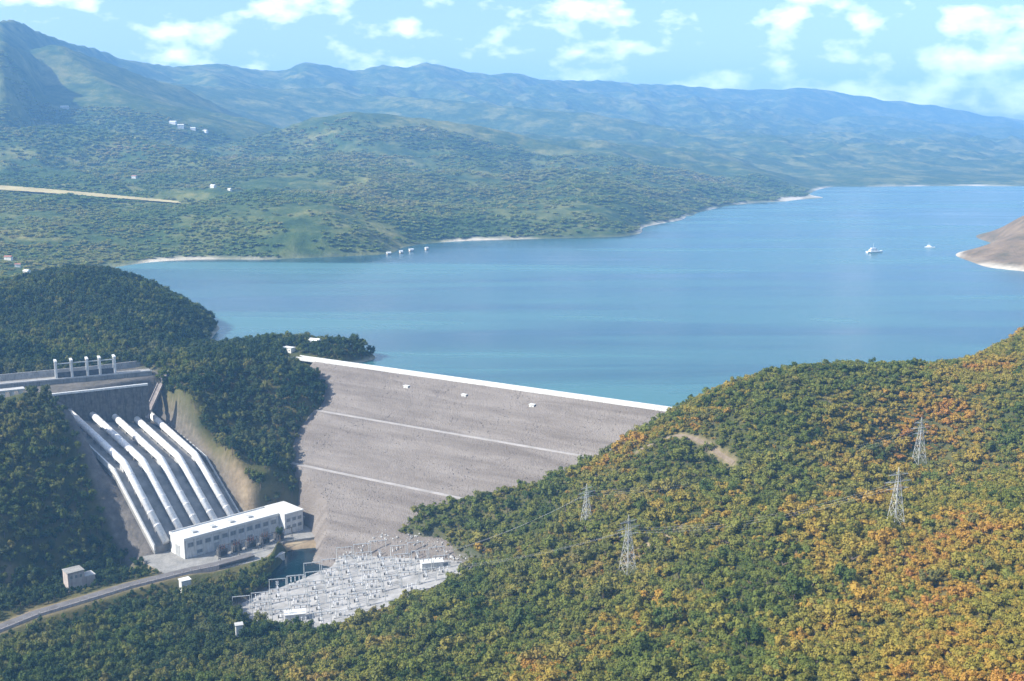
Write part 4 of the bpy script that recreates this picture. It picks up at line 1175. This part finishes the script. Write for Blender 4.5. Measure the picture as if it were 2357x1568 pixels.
# ------------------------------------------------------------------ pylons
def pylon(x, y, h, ang, label):
    z = ground_at(x, y)
    t = thing('pylon', label, 'pylon', (x, y, z - 0.5), ang, 'lattice pylons on the near hillside')
    b0, b1 = h * 0.105, h * 0.03
    def corner(i, zz):
        k = min(zz / (h * 0.72), 1.0); w = b0 + (b1 - b0) * k
        sx, sy = ((-1, -1), (1, -1), (1, 1), (-1, 1))[i % 4]
        return (sx * w, sy * w, zz)
    for i in range(4):
        m = MB(); m.tube(corner(i, 0), corner(i, h * 0.72), 0.17, 0.14, 6); m.tube(corner(i, h * 0.72), (0, 0, h), 0.13, 0.09, 6)
        m.build('leg', MAT['steel'], t)
    lev = [0, 0.17, 0.32, 0.45, 0.56, 0.65, 0.72]
    for a, b in zip(lev[:-1], lev[1:]):
        m = MB()
        for i in range(4):
            m.tube(corner(i, a * h), corner(i + 1, b * h), 0.07, seg=4); m.tube(corner(i + 1, a * h), corner(i, b * h), 0.07, seg=4)
            m.tube(corner(i, b * h), corner(i + 1, b * h), 0.07, seg=4)
        m.build('bracing', MAT['steel'], t)
    for zz, w in ((0.66, 0.20), (0.77, 0.25), (0.88, 0.18)):
        m = MB()
        for s in (-1, 1):
            m.tube((0, -0.5, zz * h), (s * w * h, 0, zz * h), 0.10, seg=4); m.tube((0, 0.5, zz * h), (s * w * h, 0, zz * h), 0.10, seg=4)
            m.tube((0, 0, zz * h + 1.6), (s * w * h, 0, zz * h), 0.08, seg=4)
        arm = m.build('cross_arm', MAT['steel'], t)
        for s in (-1, 1):
            MB().tube((s * w * h * 0.97, 0, zz * h - 0.1), (s * w * h * 0.97, 0, zz * h - 2.0), 0.18, seg=6).build('insulator', MAT['insulator'], arm)
PYLONS = [(213.6, 600, 37, R(20), 'tall pale lattice pylon standing highest and clearest on the golden slope'),
          (280.4, 750, 34, R(20), 'faint lattice pylon farther up the slope just behind the clearest pylon'),
          (69.3, 640, 37, R(35), 'lattice pylon on the lower green slope above the rubble field'),
          (49.6, 718, 28, R(35), 'short lattice pylon between the dam and the lower slope pylon')]
for a in PYLONS: pylon(*a)

# conductors slung between the pylons and down to the switchyard
def conductors(p, q, sag, label):
    p, q = Vector(p), Vector(q); mid = (p + q) / 2
    t = thing('power_line', label, 'cable', p, 0, 'power lines over the near hillside')
    d = (q - p); w = Vector((-d.y, d.x, 0)).normalized()
    for k in (-4.5, 0.0, 4.5):
        m = MB(); pts = []
        for i in range(15):
            a = i / 14
            pts.append(p.lerp(q, a) + w * k + Vector((0, 0, -4 * sag * a * (1 - a))))
        for a, b in zip(pts[:-1], pts[1:]): m.tube(a, b, 0.028, seg=4, caps=False)
        m.sub(p).build('conductor', MAT['steel'], t)
def top_of(i): x_, y_, h_ = PYLONS[i][:3]; return (x_, y_, ground_at(x_, y_) + h_ * 0.72)
conductors(top_of(2), (-70, 775, ground_at(-70, 775) + 10.5), 5, 'thin cables from the lower slope pylon down to the switchyard')
conductors(top_of(3), (-55, 800, ground_at(-55, 800) + 10.5), 4, 'thin cables from the short pylon down to the switchyard')
conductors(top_of(2), top_of(0), 7, 'thin cables from the lower slope pylon to the clearest pylon')
conductors(top_of(3), top_of(1), 8, 'thin cables from the short pylon to the faint pylon')

# ------------------------------------------------------------------ boats, jetty, houses round the lake
def boat(x, y, L, ang, label):
    t = thing('boat', label, 'boat', (x, y, 0), ang, 'white boats on the lake')
    m = MB(); st_ = [(-0.5, 0.13, 0.0), (-0.3, 0.15, 0.0), (0.1, 0.15, 0.0), (0.35, 0.09, 0.01), (0.5, 0.005, 0.04)]
    vs = []
    for (sx, w, up) in st_:
        vs += [(sx * L, -w * L, L * (0.075 + up)), (sx * L, -w * L * 0.75, -0.3), (sx * L, w * L * 0.75, -0.3), (sx * L, w * L, L * (0.075 + up))]
    fs = []
    for i in range(len(st_) - 1):
        a, b = 4 * i, 4 * i + 4
        fs += [(a, a + 1, b + 1, b), (a + 1, a + 2, b + 2, b + 1), (a + 2, a + 3, b + 3, b + 2), (a + 3, a, b, b + 3)]
    fs += [(0, 3, 2, 1), (16, 17, 18, 19)]
    m._add(vs, fs).build('hull', MAT['hull_white'], t)
    MB().box(-0.32 * L, 0.14 * L, -0.10 * L, 0.10 * L, L * 0.076, L * 0.19).build('cabin', MAT['hull_white'], t)
    MB().box(-0.26 * L, 0.02 * L, -0.08 * L, 0.08 * L, L * 0.192, L * 0.26).build('wheelhouse', MAT['hull_white'], t)
    for s in (-1, 1):
        for i in range(4):
            xx = -0.27 * L + i * 0.1 * L
            MB().box(xx, xx + 0.06 * L, s * 0.101 * L - 0.04, s * 0.101 * L + 0.04, L * 0.12, L * 0.16).build('window', MAT['glass'], t)
    MB().tube((-0.1 * L, 0, L * 0.262), (-0.1 * L, 0, L * 0.55), 0.18, 0.1, 6).build('mast', MAT['hull_white'], t)
    MB().box(-0.34 * L, 0.16 * L, -0.105 * L, 0.105 * L, L * 0.1902, L * 0.1915).build('deck', MAT['hull_blue'], t)
boat(697, 2165, 34, R(15), 'larger white passenger boat far out on the blue lake')
boat(836, 2256, 20, R(-20), 'smaller white boat closer to the bare peninsula')

def shed(x, y, sx, sy, h, ang, label, group):
    t = thing('boat_shed', label, 'shed', (x, y, 0.2), ang, group)
    MB().box(-sx / 2, sx / 2, -sy / 2, sy / 2, -0.5, 0.5).build('float', MAT['timber'], t)
    MB().box(-sx / 2 + 1, sx / 2 - 1, -sy / 2 + 1, sy / 2 - 1, 0.502, h).build('wall', MAT['plaster'], t)
    m = MB(); X, Y = sx / 2, sy / 2
    m._add([(-X, -Y, h + .01), (X, -Y, h + .01), (X, Y, h + .01), (-X, Y, h + .01), (-X, 0, h + 2), (X, 0, h + 2)], [(0, 1, 5, 4), (2, 3, 4, 5), (0, 4, 3), (1, 2, 5), (0, 3, 2, 1)])
    m.build('roof', MAT['roof_white'], t)
SHED_L = ['pale floating shed at the open-water end of the far shore row', 'second pale floating shed along the far shore row', 'third pale floating shed along the far shore row', 'pale floating shed closest to the sandy spit']
for i, (x, y, s) in enumerate(((-233, 2128, 9), (-212, 2152, 7), (-196, 2188, 10), (-168, 2216, 8))):
    shed(x, y, s, 6, 3.2, R(30 + 7 * i), SHED_L[i], 'floating sheds off the far shore')

FAR_HOUSES = [(-1276, 4330, 34, 16, 10, 'long white building at one end of the hilltop cluster'), (-1236, 4290, 30, 15, 15, 'tallest white building of the hilltop cluster'), (-1196, 4310, 24, 14, 9, 'low white building in the middle of the hilltop cluster'),
    (-1160, 4345, 26, 14, 8, 'white building at the other end of the hilltop cluster'), (-735, 2800, 18, 11, 6, 'white farmhouse above the lake beyond the pale field'), (-700, 2822, 12, 9, 5, 'small white shed beside the farmhouse beyond the pale field'),
    (-841, 1880, 16, 10, 6, 'cream house beyond the dark wooded hill near the lake inlet'), (-757, 1752, 13, 9, 5, 'cream cottage lowest behind the dark wooded hill'), (-800, 1820, 11, 8, 5, 'small cream cottage between two houses behind the dark hill'),
    (-1707, 4400, 40, 14, 9, 'long pale building high on the hillside under the tallest mountain'), (-1631, 4000, 26, 12, 8, 'pale house on the hillside below the long pale building'), (-131, 3500, 20, 12, 7, 'lone white house on the green slope above the sandy spit'),
    (-560, 3330, 18, 12, 7, 'lone white house among trees on the rounded middle hill'), (-1010, 3050, 17, 11, 6, 'white house on the wooded slope above the pale field')]
for (x, y, sx, sy, h, lab) in FAR_HOUSES:
    sx, sy, h = sx * 0.75, sy * 0.75, h * 0.75
    gable_house('house', lab, (x, y, ground_at(x, y) + 1.0), random.uniform(-0.6, 0.6), sx, sy, h, MAT['white_paint'] if sx > 12 else MAT['plaster'], MAT['roof_white'] if random.random() < .6 else MAT['roof_tile'], 'houses scattered over the far shore', detail=False)

# pale field on the far slope
fxx, fyy = np.meshgrid(np.linspace(-1300, -745, 60), np.linspace(2560, 2760, 40))
fm = poly_dist(fxx, fyy, FIELD)
keepc = (fm[:-1, :-1] < 0) & (fm[1:, 1:] < 0)
MAT['dry_grass'] = surface('dry_grass', (0.30, 0.25, 0.11), (0.46, 0.38, 0.19), 0.02, 0.95)
fo = grid_mesh('field', fxx, fyy, height(fxx, fyy) + 4.0, MAT['dry_grass'], keep=keepc)
tag(fo, 'pale strip of dry field on the far slope', kind='structure')

# ------------------------------------------------------------------ vegetation
def crown_parts(seed, lobes, spread, rlobe, flat_, n, leaf, zc):
    r = random.Random(seed); m = MB()
    cs = []
    for i in range(lobes):
        a = r.uniform(0, 6.283); q = spread * math.sqrt(r.random())
        cs.append((Vector((q * math.cos(a), q * math.sin(a), zc + r.uniform(-0.5, 0.6) * flat_)), rlobe * r.uniform(0.7, 1.25)))
    for i in range(n):
        c, R_ = cs[r.randrange(lobes)]
        d = Vector((r.gauss(0, 1), r.gauss(0, 1), r.gauss(0.25, 1))).normalized()
        p = c + Vector((d.x, d.y, d.z * 0.85)) * R_ * r.uniform(0.72, 1.08)
        nrm = (d + Vector((r.gauss(0, .5), r.gauss(0, .5), r.gauss(0.2, .5)))).normalized()
        a = nrm.cross(Vector((r.gauss(0, 1), r.gauss(0, 1), r.gauss(0, 1)))).normalized(); b = nrm.cross(a)
        s = leaf * r.uniform(0.6, 1.35); q = r.uniform(0.55, 1.0)
        m._add([p - a * s, p + b * s * q, p + a * s, p - b * s * q], [(0, 1, 2, 3)])
    # solid core added inside each lobe so crowns block light and cast shadow
    for c, R_ in cs:
        k = 6; ring = []
        vs = [c + Vector((0, 0, R_ * .62))] + [c + Vector((math.cos(6.283 * i / k) * R_ * .66, math.sin(6.283 * i / k) * R_ * .66, r.uniform(-.2, .2) * R_)) for i in range(k)] + [c - Vector((0, 0, R_ * .6))]
        m._add(vs, [(0, 1 + i, 1 + (i + 1) % k) for i in range(k)] + [(k + 1, 1 + (i + 1) % k, 1 + i) for i in range(k)])
    return m, cs
def trunk_parts(seed, cs, h0, r0):
    r = random.Random(seed + 99); m = MB()
    m.tube((0, 0, -0.6), (r.uniform(-.2, .2), r.uniform(-.2, .2), h0), r0, r0 * 0.6, 6)
    for c, R_ in cs[:4]:
        m.tube((0, 0, h0 * 0.85), c, r0 * 0.5, r0 * 0.2, 5)
    return m
# kinds: unit height about 1 for a crown top
def make_kind(kind, nvar, leafmat):
    out = []
    for i in range(nvar):
        if kind == 'shrub': m, cs = crown_parts(100 + i, 6 + i % 4, 0.42, 0.15 + 0.035 * (i % 3), 0.30, 420, 0.052, 0.44); tr = trunk_parts(i, cs, 0.3, 0.05)
        elif kind == 'tree': m, cs = crown_parts(200 + i, 8 + i % 4, 0.36, 0.15 + 0.03 * (i % 3), 0.42, 420, 0.052, 0.64); tr = trunk_parts(i, cs, 0.5, 0.045)
        else: m, cs = crown_parts(300 + i, 7, 0.42, 0.25, 0.2, 70, 0.15, 0.5); tr = trunk_parts(i, cs, 0.3, 0.04)
        out.append((m, tr))
    return out
def joined(name, m, tr, lm):
    j = MB(); j._add(m.v, m.f); nf = len(j.f); j._add(tr.v, tr.f)
    me = j.mesh(name, [lm, MAT['bark']])
    mi = np.zeros(len(j.f), np.int32); mi[nf:] = 1
    me.polygons.foreach_set('material_index', mi)
    return me
SH = make_kind('shrub', 6, None); TR = make_kind('tree', 6, None); CL = make_kind('clump', 5, None)
PROTO = {}
for nm, src, lm in (('gold_shrub', SH, 'leaf_gold'), ('green_shrub', SH, 'leaf_olive'), ('green_tree', TR, 'leaf_green'), ('dark_tree', TR, 'leaf_dark'), ('far_clump', CL, 'leaf_far')):
    PROTO[nm] = proto_collection(nm + '_shape', [joined('%s_%d' % (nm, i), m, t, MAT[lm]) for i, (m, t) in enumerate(src)])
CROWN = {nm: [m.mesh('crown', MAT[lm]) for m, t in src] for nm, src, lm in (('gold_shrub', SH, 'leaf_gold'), ('green_shrub', SH, 'leaf_olive'), ('green_tree', TR, 'leaf_green'), ('dark_tree', TR, 'leaf_dark'))}
STEM = {'s': [t.mesh('stem', MAT['bark']) for m, t in SH], 't': [t.mesh('trunk', MAT['bark']) for m, t in TR]}

def jitter(x0, x1, y0, y1, step):
    X, Y = np.meshgrid(np.arange(x0, x1, step), np.arange(y0, y1, step))
    X = X + RNG.uniform(-.48, .48, X.shape) * step; Y = Y + RNG.uniform(-.48, .48, Y.shape) * step
    return X.ravel(), Y.ravel()

def grows(x, y, z):
    ok = np.ones(len(x), bool)
    ok &= np.abs(x) < 0.60 * y + 70
    ok &= dam_z(x, y) < z + 1.2
    ok &= ~((poly_dist(x, y, LAKE) < 0) & (z < 1.5))
    for poly, d in ((APRON, 2), (TOE, 3), (POOL, 4), (PLATFORM, 4), (BED_POLY, 7), (TERRACE, 3), (CUT, 1)):
        ok &= poly_dist(x, y, poly) > d
    ok &= line_dist(x, y, [(p.x, p.y) for p in BED_L])[0] > 17
    ok &= ~((x > -445) & (x < -408) & (y > 915) & (y < 950))
    ok &= line_dist(x, y, ROAD)[0] > 11
    ok &= line_dist(x, y, TRACK)[0] > 3.6
    ok &= line_dist(x, y, [(-404, 956), (-330, 1000)])[0] > 9
    for hx, hy, hr in ((-243, 792, 8), (-322, 792, 13), (-178, 690, 4.5), (-203, 1146, 9), (-228, 1132, 10), (-187, 846, 11)) + tuple((p, q, 9) for p, q in ((-250, 806), (-238, 812), (-226, 819), (-214, 826), (-202, 834))):
        ok &= np.hypot(x - hx, y - hy) > hr
    for (px_, py_, *_r) in PYLONS: ok &= np.hypot(x - px_, y - py_) > 5
    lx_, ly_ = dam_local(x, y)
    ok &= ~((np.abs(ly_) < 8) & (lx_ > -30) & (lx_ < 430))
    return ok

CAMV = np.array([0, 0, 231.0])
def in_frame(x, y, z):
    P_ = R(10.55); dz = z - 231
    dep = y * math.cos(P_) - dz * math.sin(P_); up = y * math.sin(P_) + dz * math.cos(P_)
    return (np.abs(x / dep) < 0.450) & (np.abs(up / dep) < 0.298)

def plant_things(kind, name, idxs, x, y, z, s, h, label, cat, group, stem):
    sub = 'stem' if stem == 's' else 'trunk'
    for i in idxs:
        v = int(RNG.integers(0, len(CROWN[kind])))
        lab = label if isinstance(label, str) else label(x[i], y[i], s[i], h[i])
        t = thing(name, lab, cat, (x[i], y[i], z[i]), RNG.uniform(0, 6.28), group)
        t.scale = (s[i], s[i], h[i])
        for nm, me in (('crown', CROWN[kind][v]), (sub, STEM[stem][v])):
            o = bpy.data.objects.new(nm, me); COL.objects.link(o); o.parent = t

def plant_stuff(name, x, y, z, s, h, proto, label, n):
    rot = np.stack([RNG.uniform(-.08, .08, len(x)), RNG.uniform(-.08, .08, len(x)), RNG.uniform(0, 6.28, len(x))], -1)
    o = scatter(name, np.stack([x, y, z], -1), rot, np.stack([s, s, h], -1), RNG.integers(0, n, len(x)), PROTO[proto])
    tag(o, label, kind='stuff')

def shrub_label(colour):
    def f(X, Y, S, H):
        size = 'small' if S < 4.8 else ('broad' if S > 7.2 else 'medium sized')
        place = 'towards the switchyard' if X < 20 else ('midway along' if X < 120 else 'below the clearest pylon')
        return '%s %s shrub on the near hillside, %s' % (size, colour, place)
    return f
def tree_label(colour):
    def f(X, Y, S, H):
        size = 'low' if H < 7.2 else ('tall' if H > 10.2 else 'middling')
        place = 'beside the gauge tower' if X > -205 else ('below the pump house' if X > -275 else 'near the bend of the service road')
        return '%s %s tree on the near river bank, %s' % (size, colour, place)
    return f
# near hillside
x, y = jitter(-140, 640, 300, 1090, 4.7)
z = height(x, y)
side = x - (-120 + (y - 700) * 0.05)
ok = grows(x, y, z) & (z > -101) & ((y < 960) | (z > 3)) & (x > -130 + 0.0 * y)
ok &= fbm(x + 50, y, 34, 3) > -0.50
x, y, z = x[ok], y[ok], z[ok]
gold = fbm(x, y, 110, 3) * 1.1 + (x - 110) / 380.0 + (560 - y) / 700.0 + RNG.normal(0, .20, len(x)) > 0.0
gold &= ~((z < -35) & (RNG.random(len(x)) < .6))
dxa, dya = dam_local(x, y)
s = np.clip(np.exp(RNG.normal(1.78, 0.42, len(x))), 2.8, 13.0) * (1 + 0.2 * fbm(x, y, 50, 2)); s = np.where(z > 15, np.minimum(s, 9.0), s); h = s * RNG.uniform(0.7, 1.1, len(x))
z = z - 0.3
fr = in_frame(x, y, z)
def nearest(mask, n):
    i = np.where(mask & fr)[0]
    return i[np.argsort(np.hypot(x[i], y[i]) / s[i])][:n]
tall = (~gold) & (RNG.random(len(x)) < 0.07 + 0.12 * (z < -30) + 0.45 * sstep(0.25, 0.5, fbm(x + 77, y, 90, 3)))
gi = nearest(gold, 160); si = nearest(~gold & ~tall, 130)
plant_things('gold_shrub', 'gold_shrub', gi, x, y, z, s, h, shrub_label('gold and rust'), 'shrub', 'gold shrubs on the near hillside', 's')
plant_things('green_shrub', 'green_shrub', si, x, y, z, s, h, shrub_label('olive green'), 'shrub', 'green shrubs on the near hillside', 's')
left = np.ones(len(x), bool); left[gi] = False; left[si] = False
for msk, nm, pr_, lab in ((gold, 'gold_scrub', 'gold_shrub', 'gold and rust scrub covering the hillside above the dam'), (~gold & ~tall, 'green_scrub', 'green_shrub', 'green scrub mixed through the hillside above the dam')):
    q = msk & left
    plant_stuff(nm, x[q], y[q], z[q], s[q], h[q], PROTO and pr_, lab, 6)
q = tall & left
hh = h[q] * 1.15
plant_stuff('hillside_trees', x[q], y[q], z[q], s[q], hh, 'green_tree', 'taller green trees among the scrub of the near hillside', 6)

ux, uy = jitter(-140, 640, 300, 1010, 4.0)
uz = height(ux, uy)
uo = grows(ux, uy, uz) & (uz > -101) & ((uy < 960) | (uz > 3)) & (ux > -130)
ux, uy, uz = ux[uo], uy[uo], uz[uo] - 0.2
ug_ = fbm(ux, uy, 110, 3) * 1.1 + (ux - 110) / 380.0 + (560 - uy) / 700.0 + RNG.normal(0, .4, len(ux)) > -0.1
us = RNG.uniform(1.8, 4.6, len(ux)); uh = us * RNG.uniform(0.55, 1.0, len(ux))
for msk, nm, pr_, lab in ((ug_, 'gold_undergrowth', 'gold_shrub', 'low gold undergrowth filling gaps between the hillside shrubs'), (~ug_, 'olive_undergrowth', 'green_shrub', 'low olive undergrowth filling gaps between the hillside shrubs')):
    plant_stuff(nm, ux[msk], uy[msk], uz[msk], us[msk], uh[msk], pr_, lab, 6)

# left bank, spur, river trees and the dark hill
x, y = jitter(-900, -100, 560, 1480, 5.6)
z = height(x, y)
ok = grows(x, y, z) & (x < -130 + 0.0 * y) | (grows(x, y, z) & (y > 950) & (x < -100))
ok &= (z > 1.5) | (y < 1130)
ok &= (y < 1260) | (z > 2)
ok &= z > -109
x, y, z = x[ok], y[ok], z[ok] - 0.4
rdd = line_dist(x, y, ROAD)[0]
s = RNG.uniform(6.0, 10.5, len(x)) * (0.55 + 0.45 * sstep(10, 40, rdd)); h = s * RNG.uniform(0.9, 1.35, len(x))
abut = (y > 1110) & (y < 1230) & (x > -275) & (x < -130)
h[abut] *= 0.9
fr = in_frame(x, y, z)
dark = (fbm(x, y, 90, 3) + RNG.normal(0, .25, len(x)) + 0.25 * (y > 900)) > 0.0
ti = nearest((y < 800) & dark, 130); tg = nearest((y < 800) & ~dark, 110); ta = np.where(abut)[0][:40]
plant_things('dark_tree', 'dark_tree', ti, x, y, z, s, h, tree_label('dark green'), 'tree', 'dark trees on the near river bank', 't')
plant_things('green_tree', 'green_tree', tg, x, y, z, s, h, tree_label('mid green'), 'tree', 'green trees on the near river bank', 't')
plant_things('dark_tree', 'abutment_tree', ta, x, y, z, s, h, 'dark tree around the white house at the end of the crest', 'tree', 'trees at the end of the dam crest', 't')
left = np.ones(len(x), bool); left[ti] = False; left[tg] = False; left[ta] = False
for msk, nm, pr_, lab in ((dark, 'dark_woodland', 'dark_tree', 'dark woodland on the spur and hill beside the penstocks'), (~dark, 'green_woodland', 'green_tree', 'green woodland on the slopes beside the penstocks')):
    q = msk & left
    plant_stuff(nm, x[q], y[q], z[q], s[q], h[q], pr_, lab, 6)

# far forest
xs, ys, zs, ss = [], [], [], []
for (y0, y1, st_) in ((1490, 2400, 12.0), (2400, 3300, 14.0), (3300, 4400, 18.0)):
    x, y = jitter(-0.56 * y1, 0.56 * y1, y0, y1, st_)
    k_ = np.abs(x) < 0.56 * y
    x, y = x[k_], y[k_]
    z = height(x, y)
    dens = fbm(x, y, 420, 4) + 0.6 * fbm(x, y, 120, 3)
    ok = (z > 3.5) & (dens > RNG.uniform(-0.40, 0.10, len(x))) & (poly_dist(x, y, FIELD) > 6) & ~((x > 600) & (y < 2700))
    for (hx, hy, sx, *_r) in FAR_HOUSES: ok &= ~((np.abs(x - hx) < sx * 0.9 + 4) & (y < hy + 8) & (y > hy - 26))
    xs.append(x[ok]); ys.append(y[ok]); zs.append(z[ok] - 0.6); ss.append(RNG.uniform(0.8, 1.45, ok.sum()) * st_ * 0.85)
x, y, z, s = map(np.concatenate, (xs, ys, zs, ss))
print('far clumps', len(x))
plant_stuff('far_forest', x, y, z, s, s * RNG.uniform(0.32, 0.58, len(x)), 'far_clump', 'hazy forest over the hills beyond the lake', 5)

# ------------------------------------------------------------------ haze
hb = MB().box(-12500, 12500, -600, 15200, -114, 900).build('haze', [])
hm = bpy.data.materials.new('haze_air'); hm.use_nodes = True
hm.node_tree.nodes.clear()
ho = hm.node_tree.nodes.new('ShaderNodeOutputMaterial'); hv = hm.node_tree.nodes.new('ShaderNodeVolumePrincipled')
hv.inputs['Color'].default_value = HAZE_COLOR
hv.inputs['Density'].default_value = HAZE_DENSITY
hv.inputs['Anisotropy'].default_value = 0.0
hm.node_tree.links.new(hv.outputs[0], ho.inputs['Volume'])
hb.data.materials.append(hm)
tag(hb, 'thin blue haze over the lake and hills', kind='stuff')
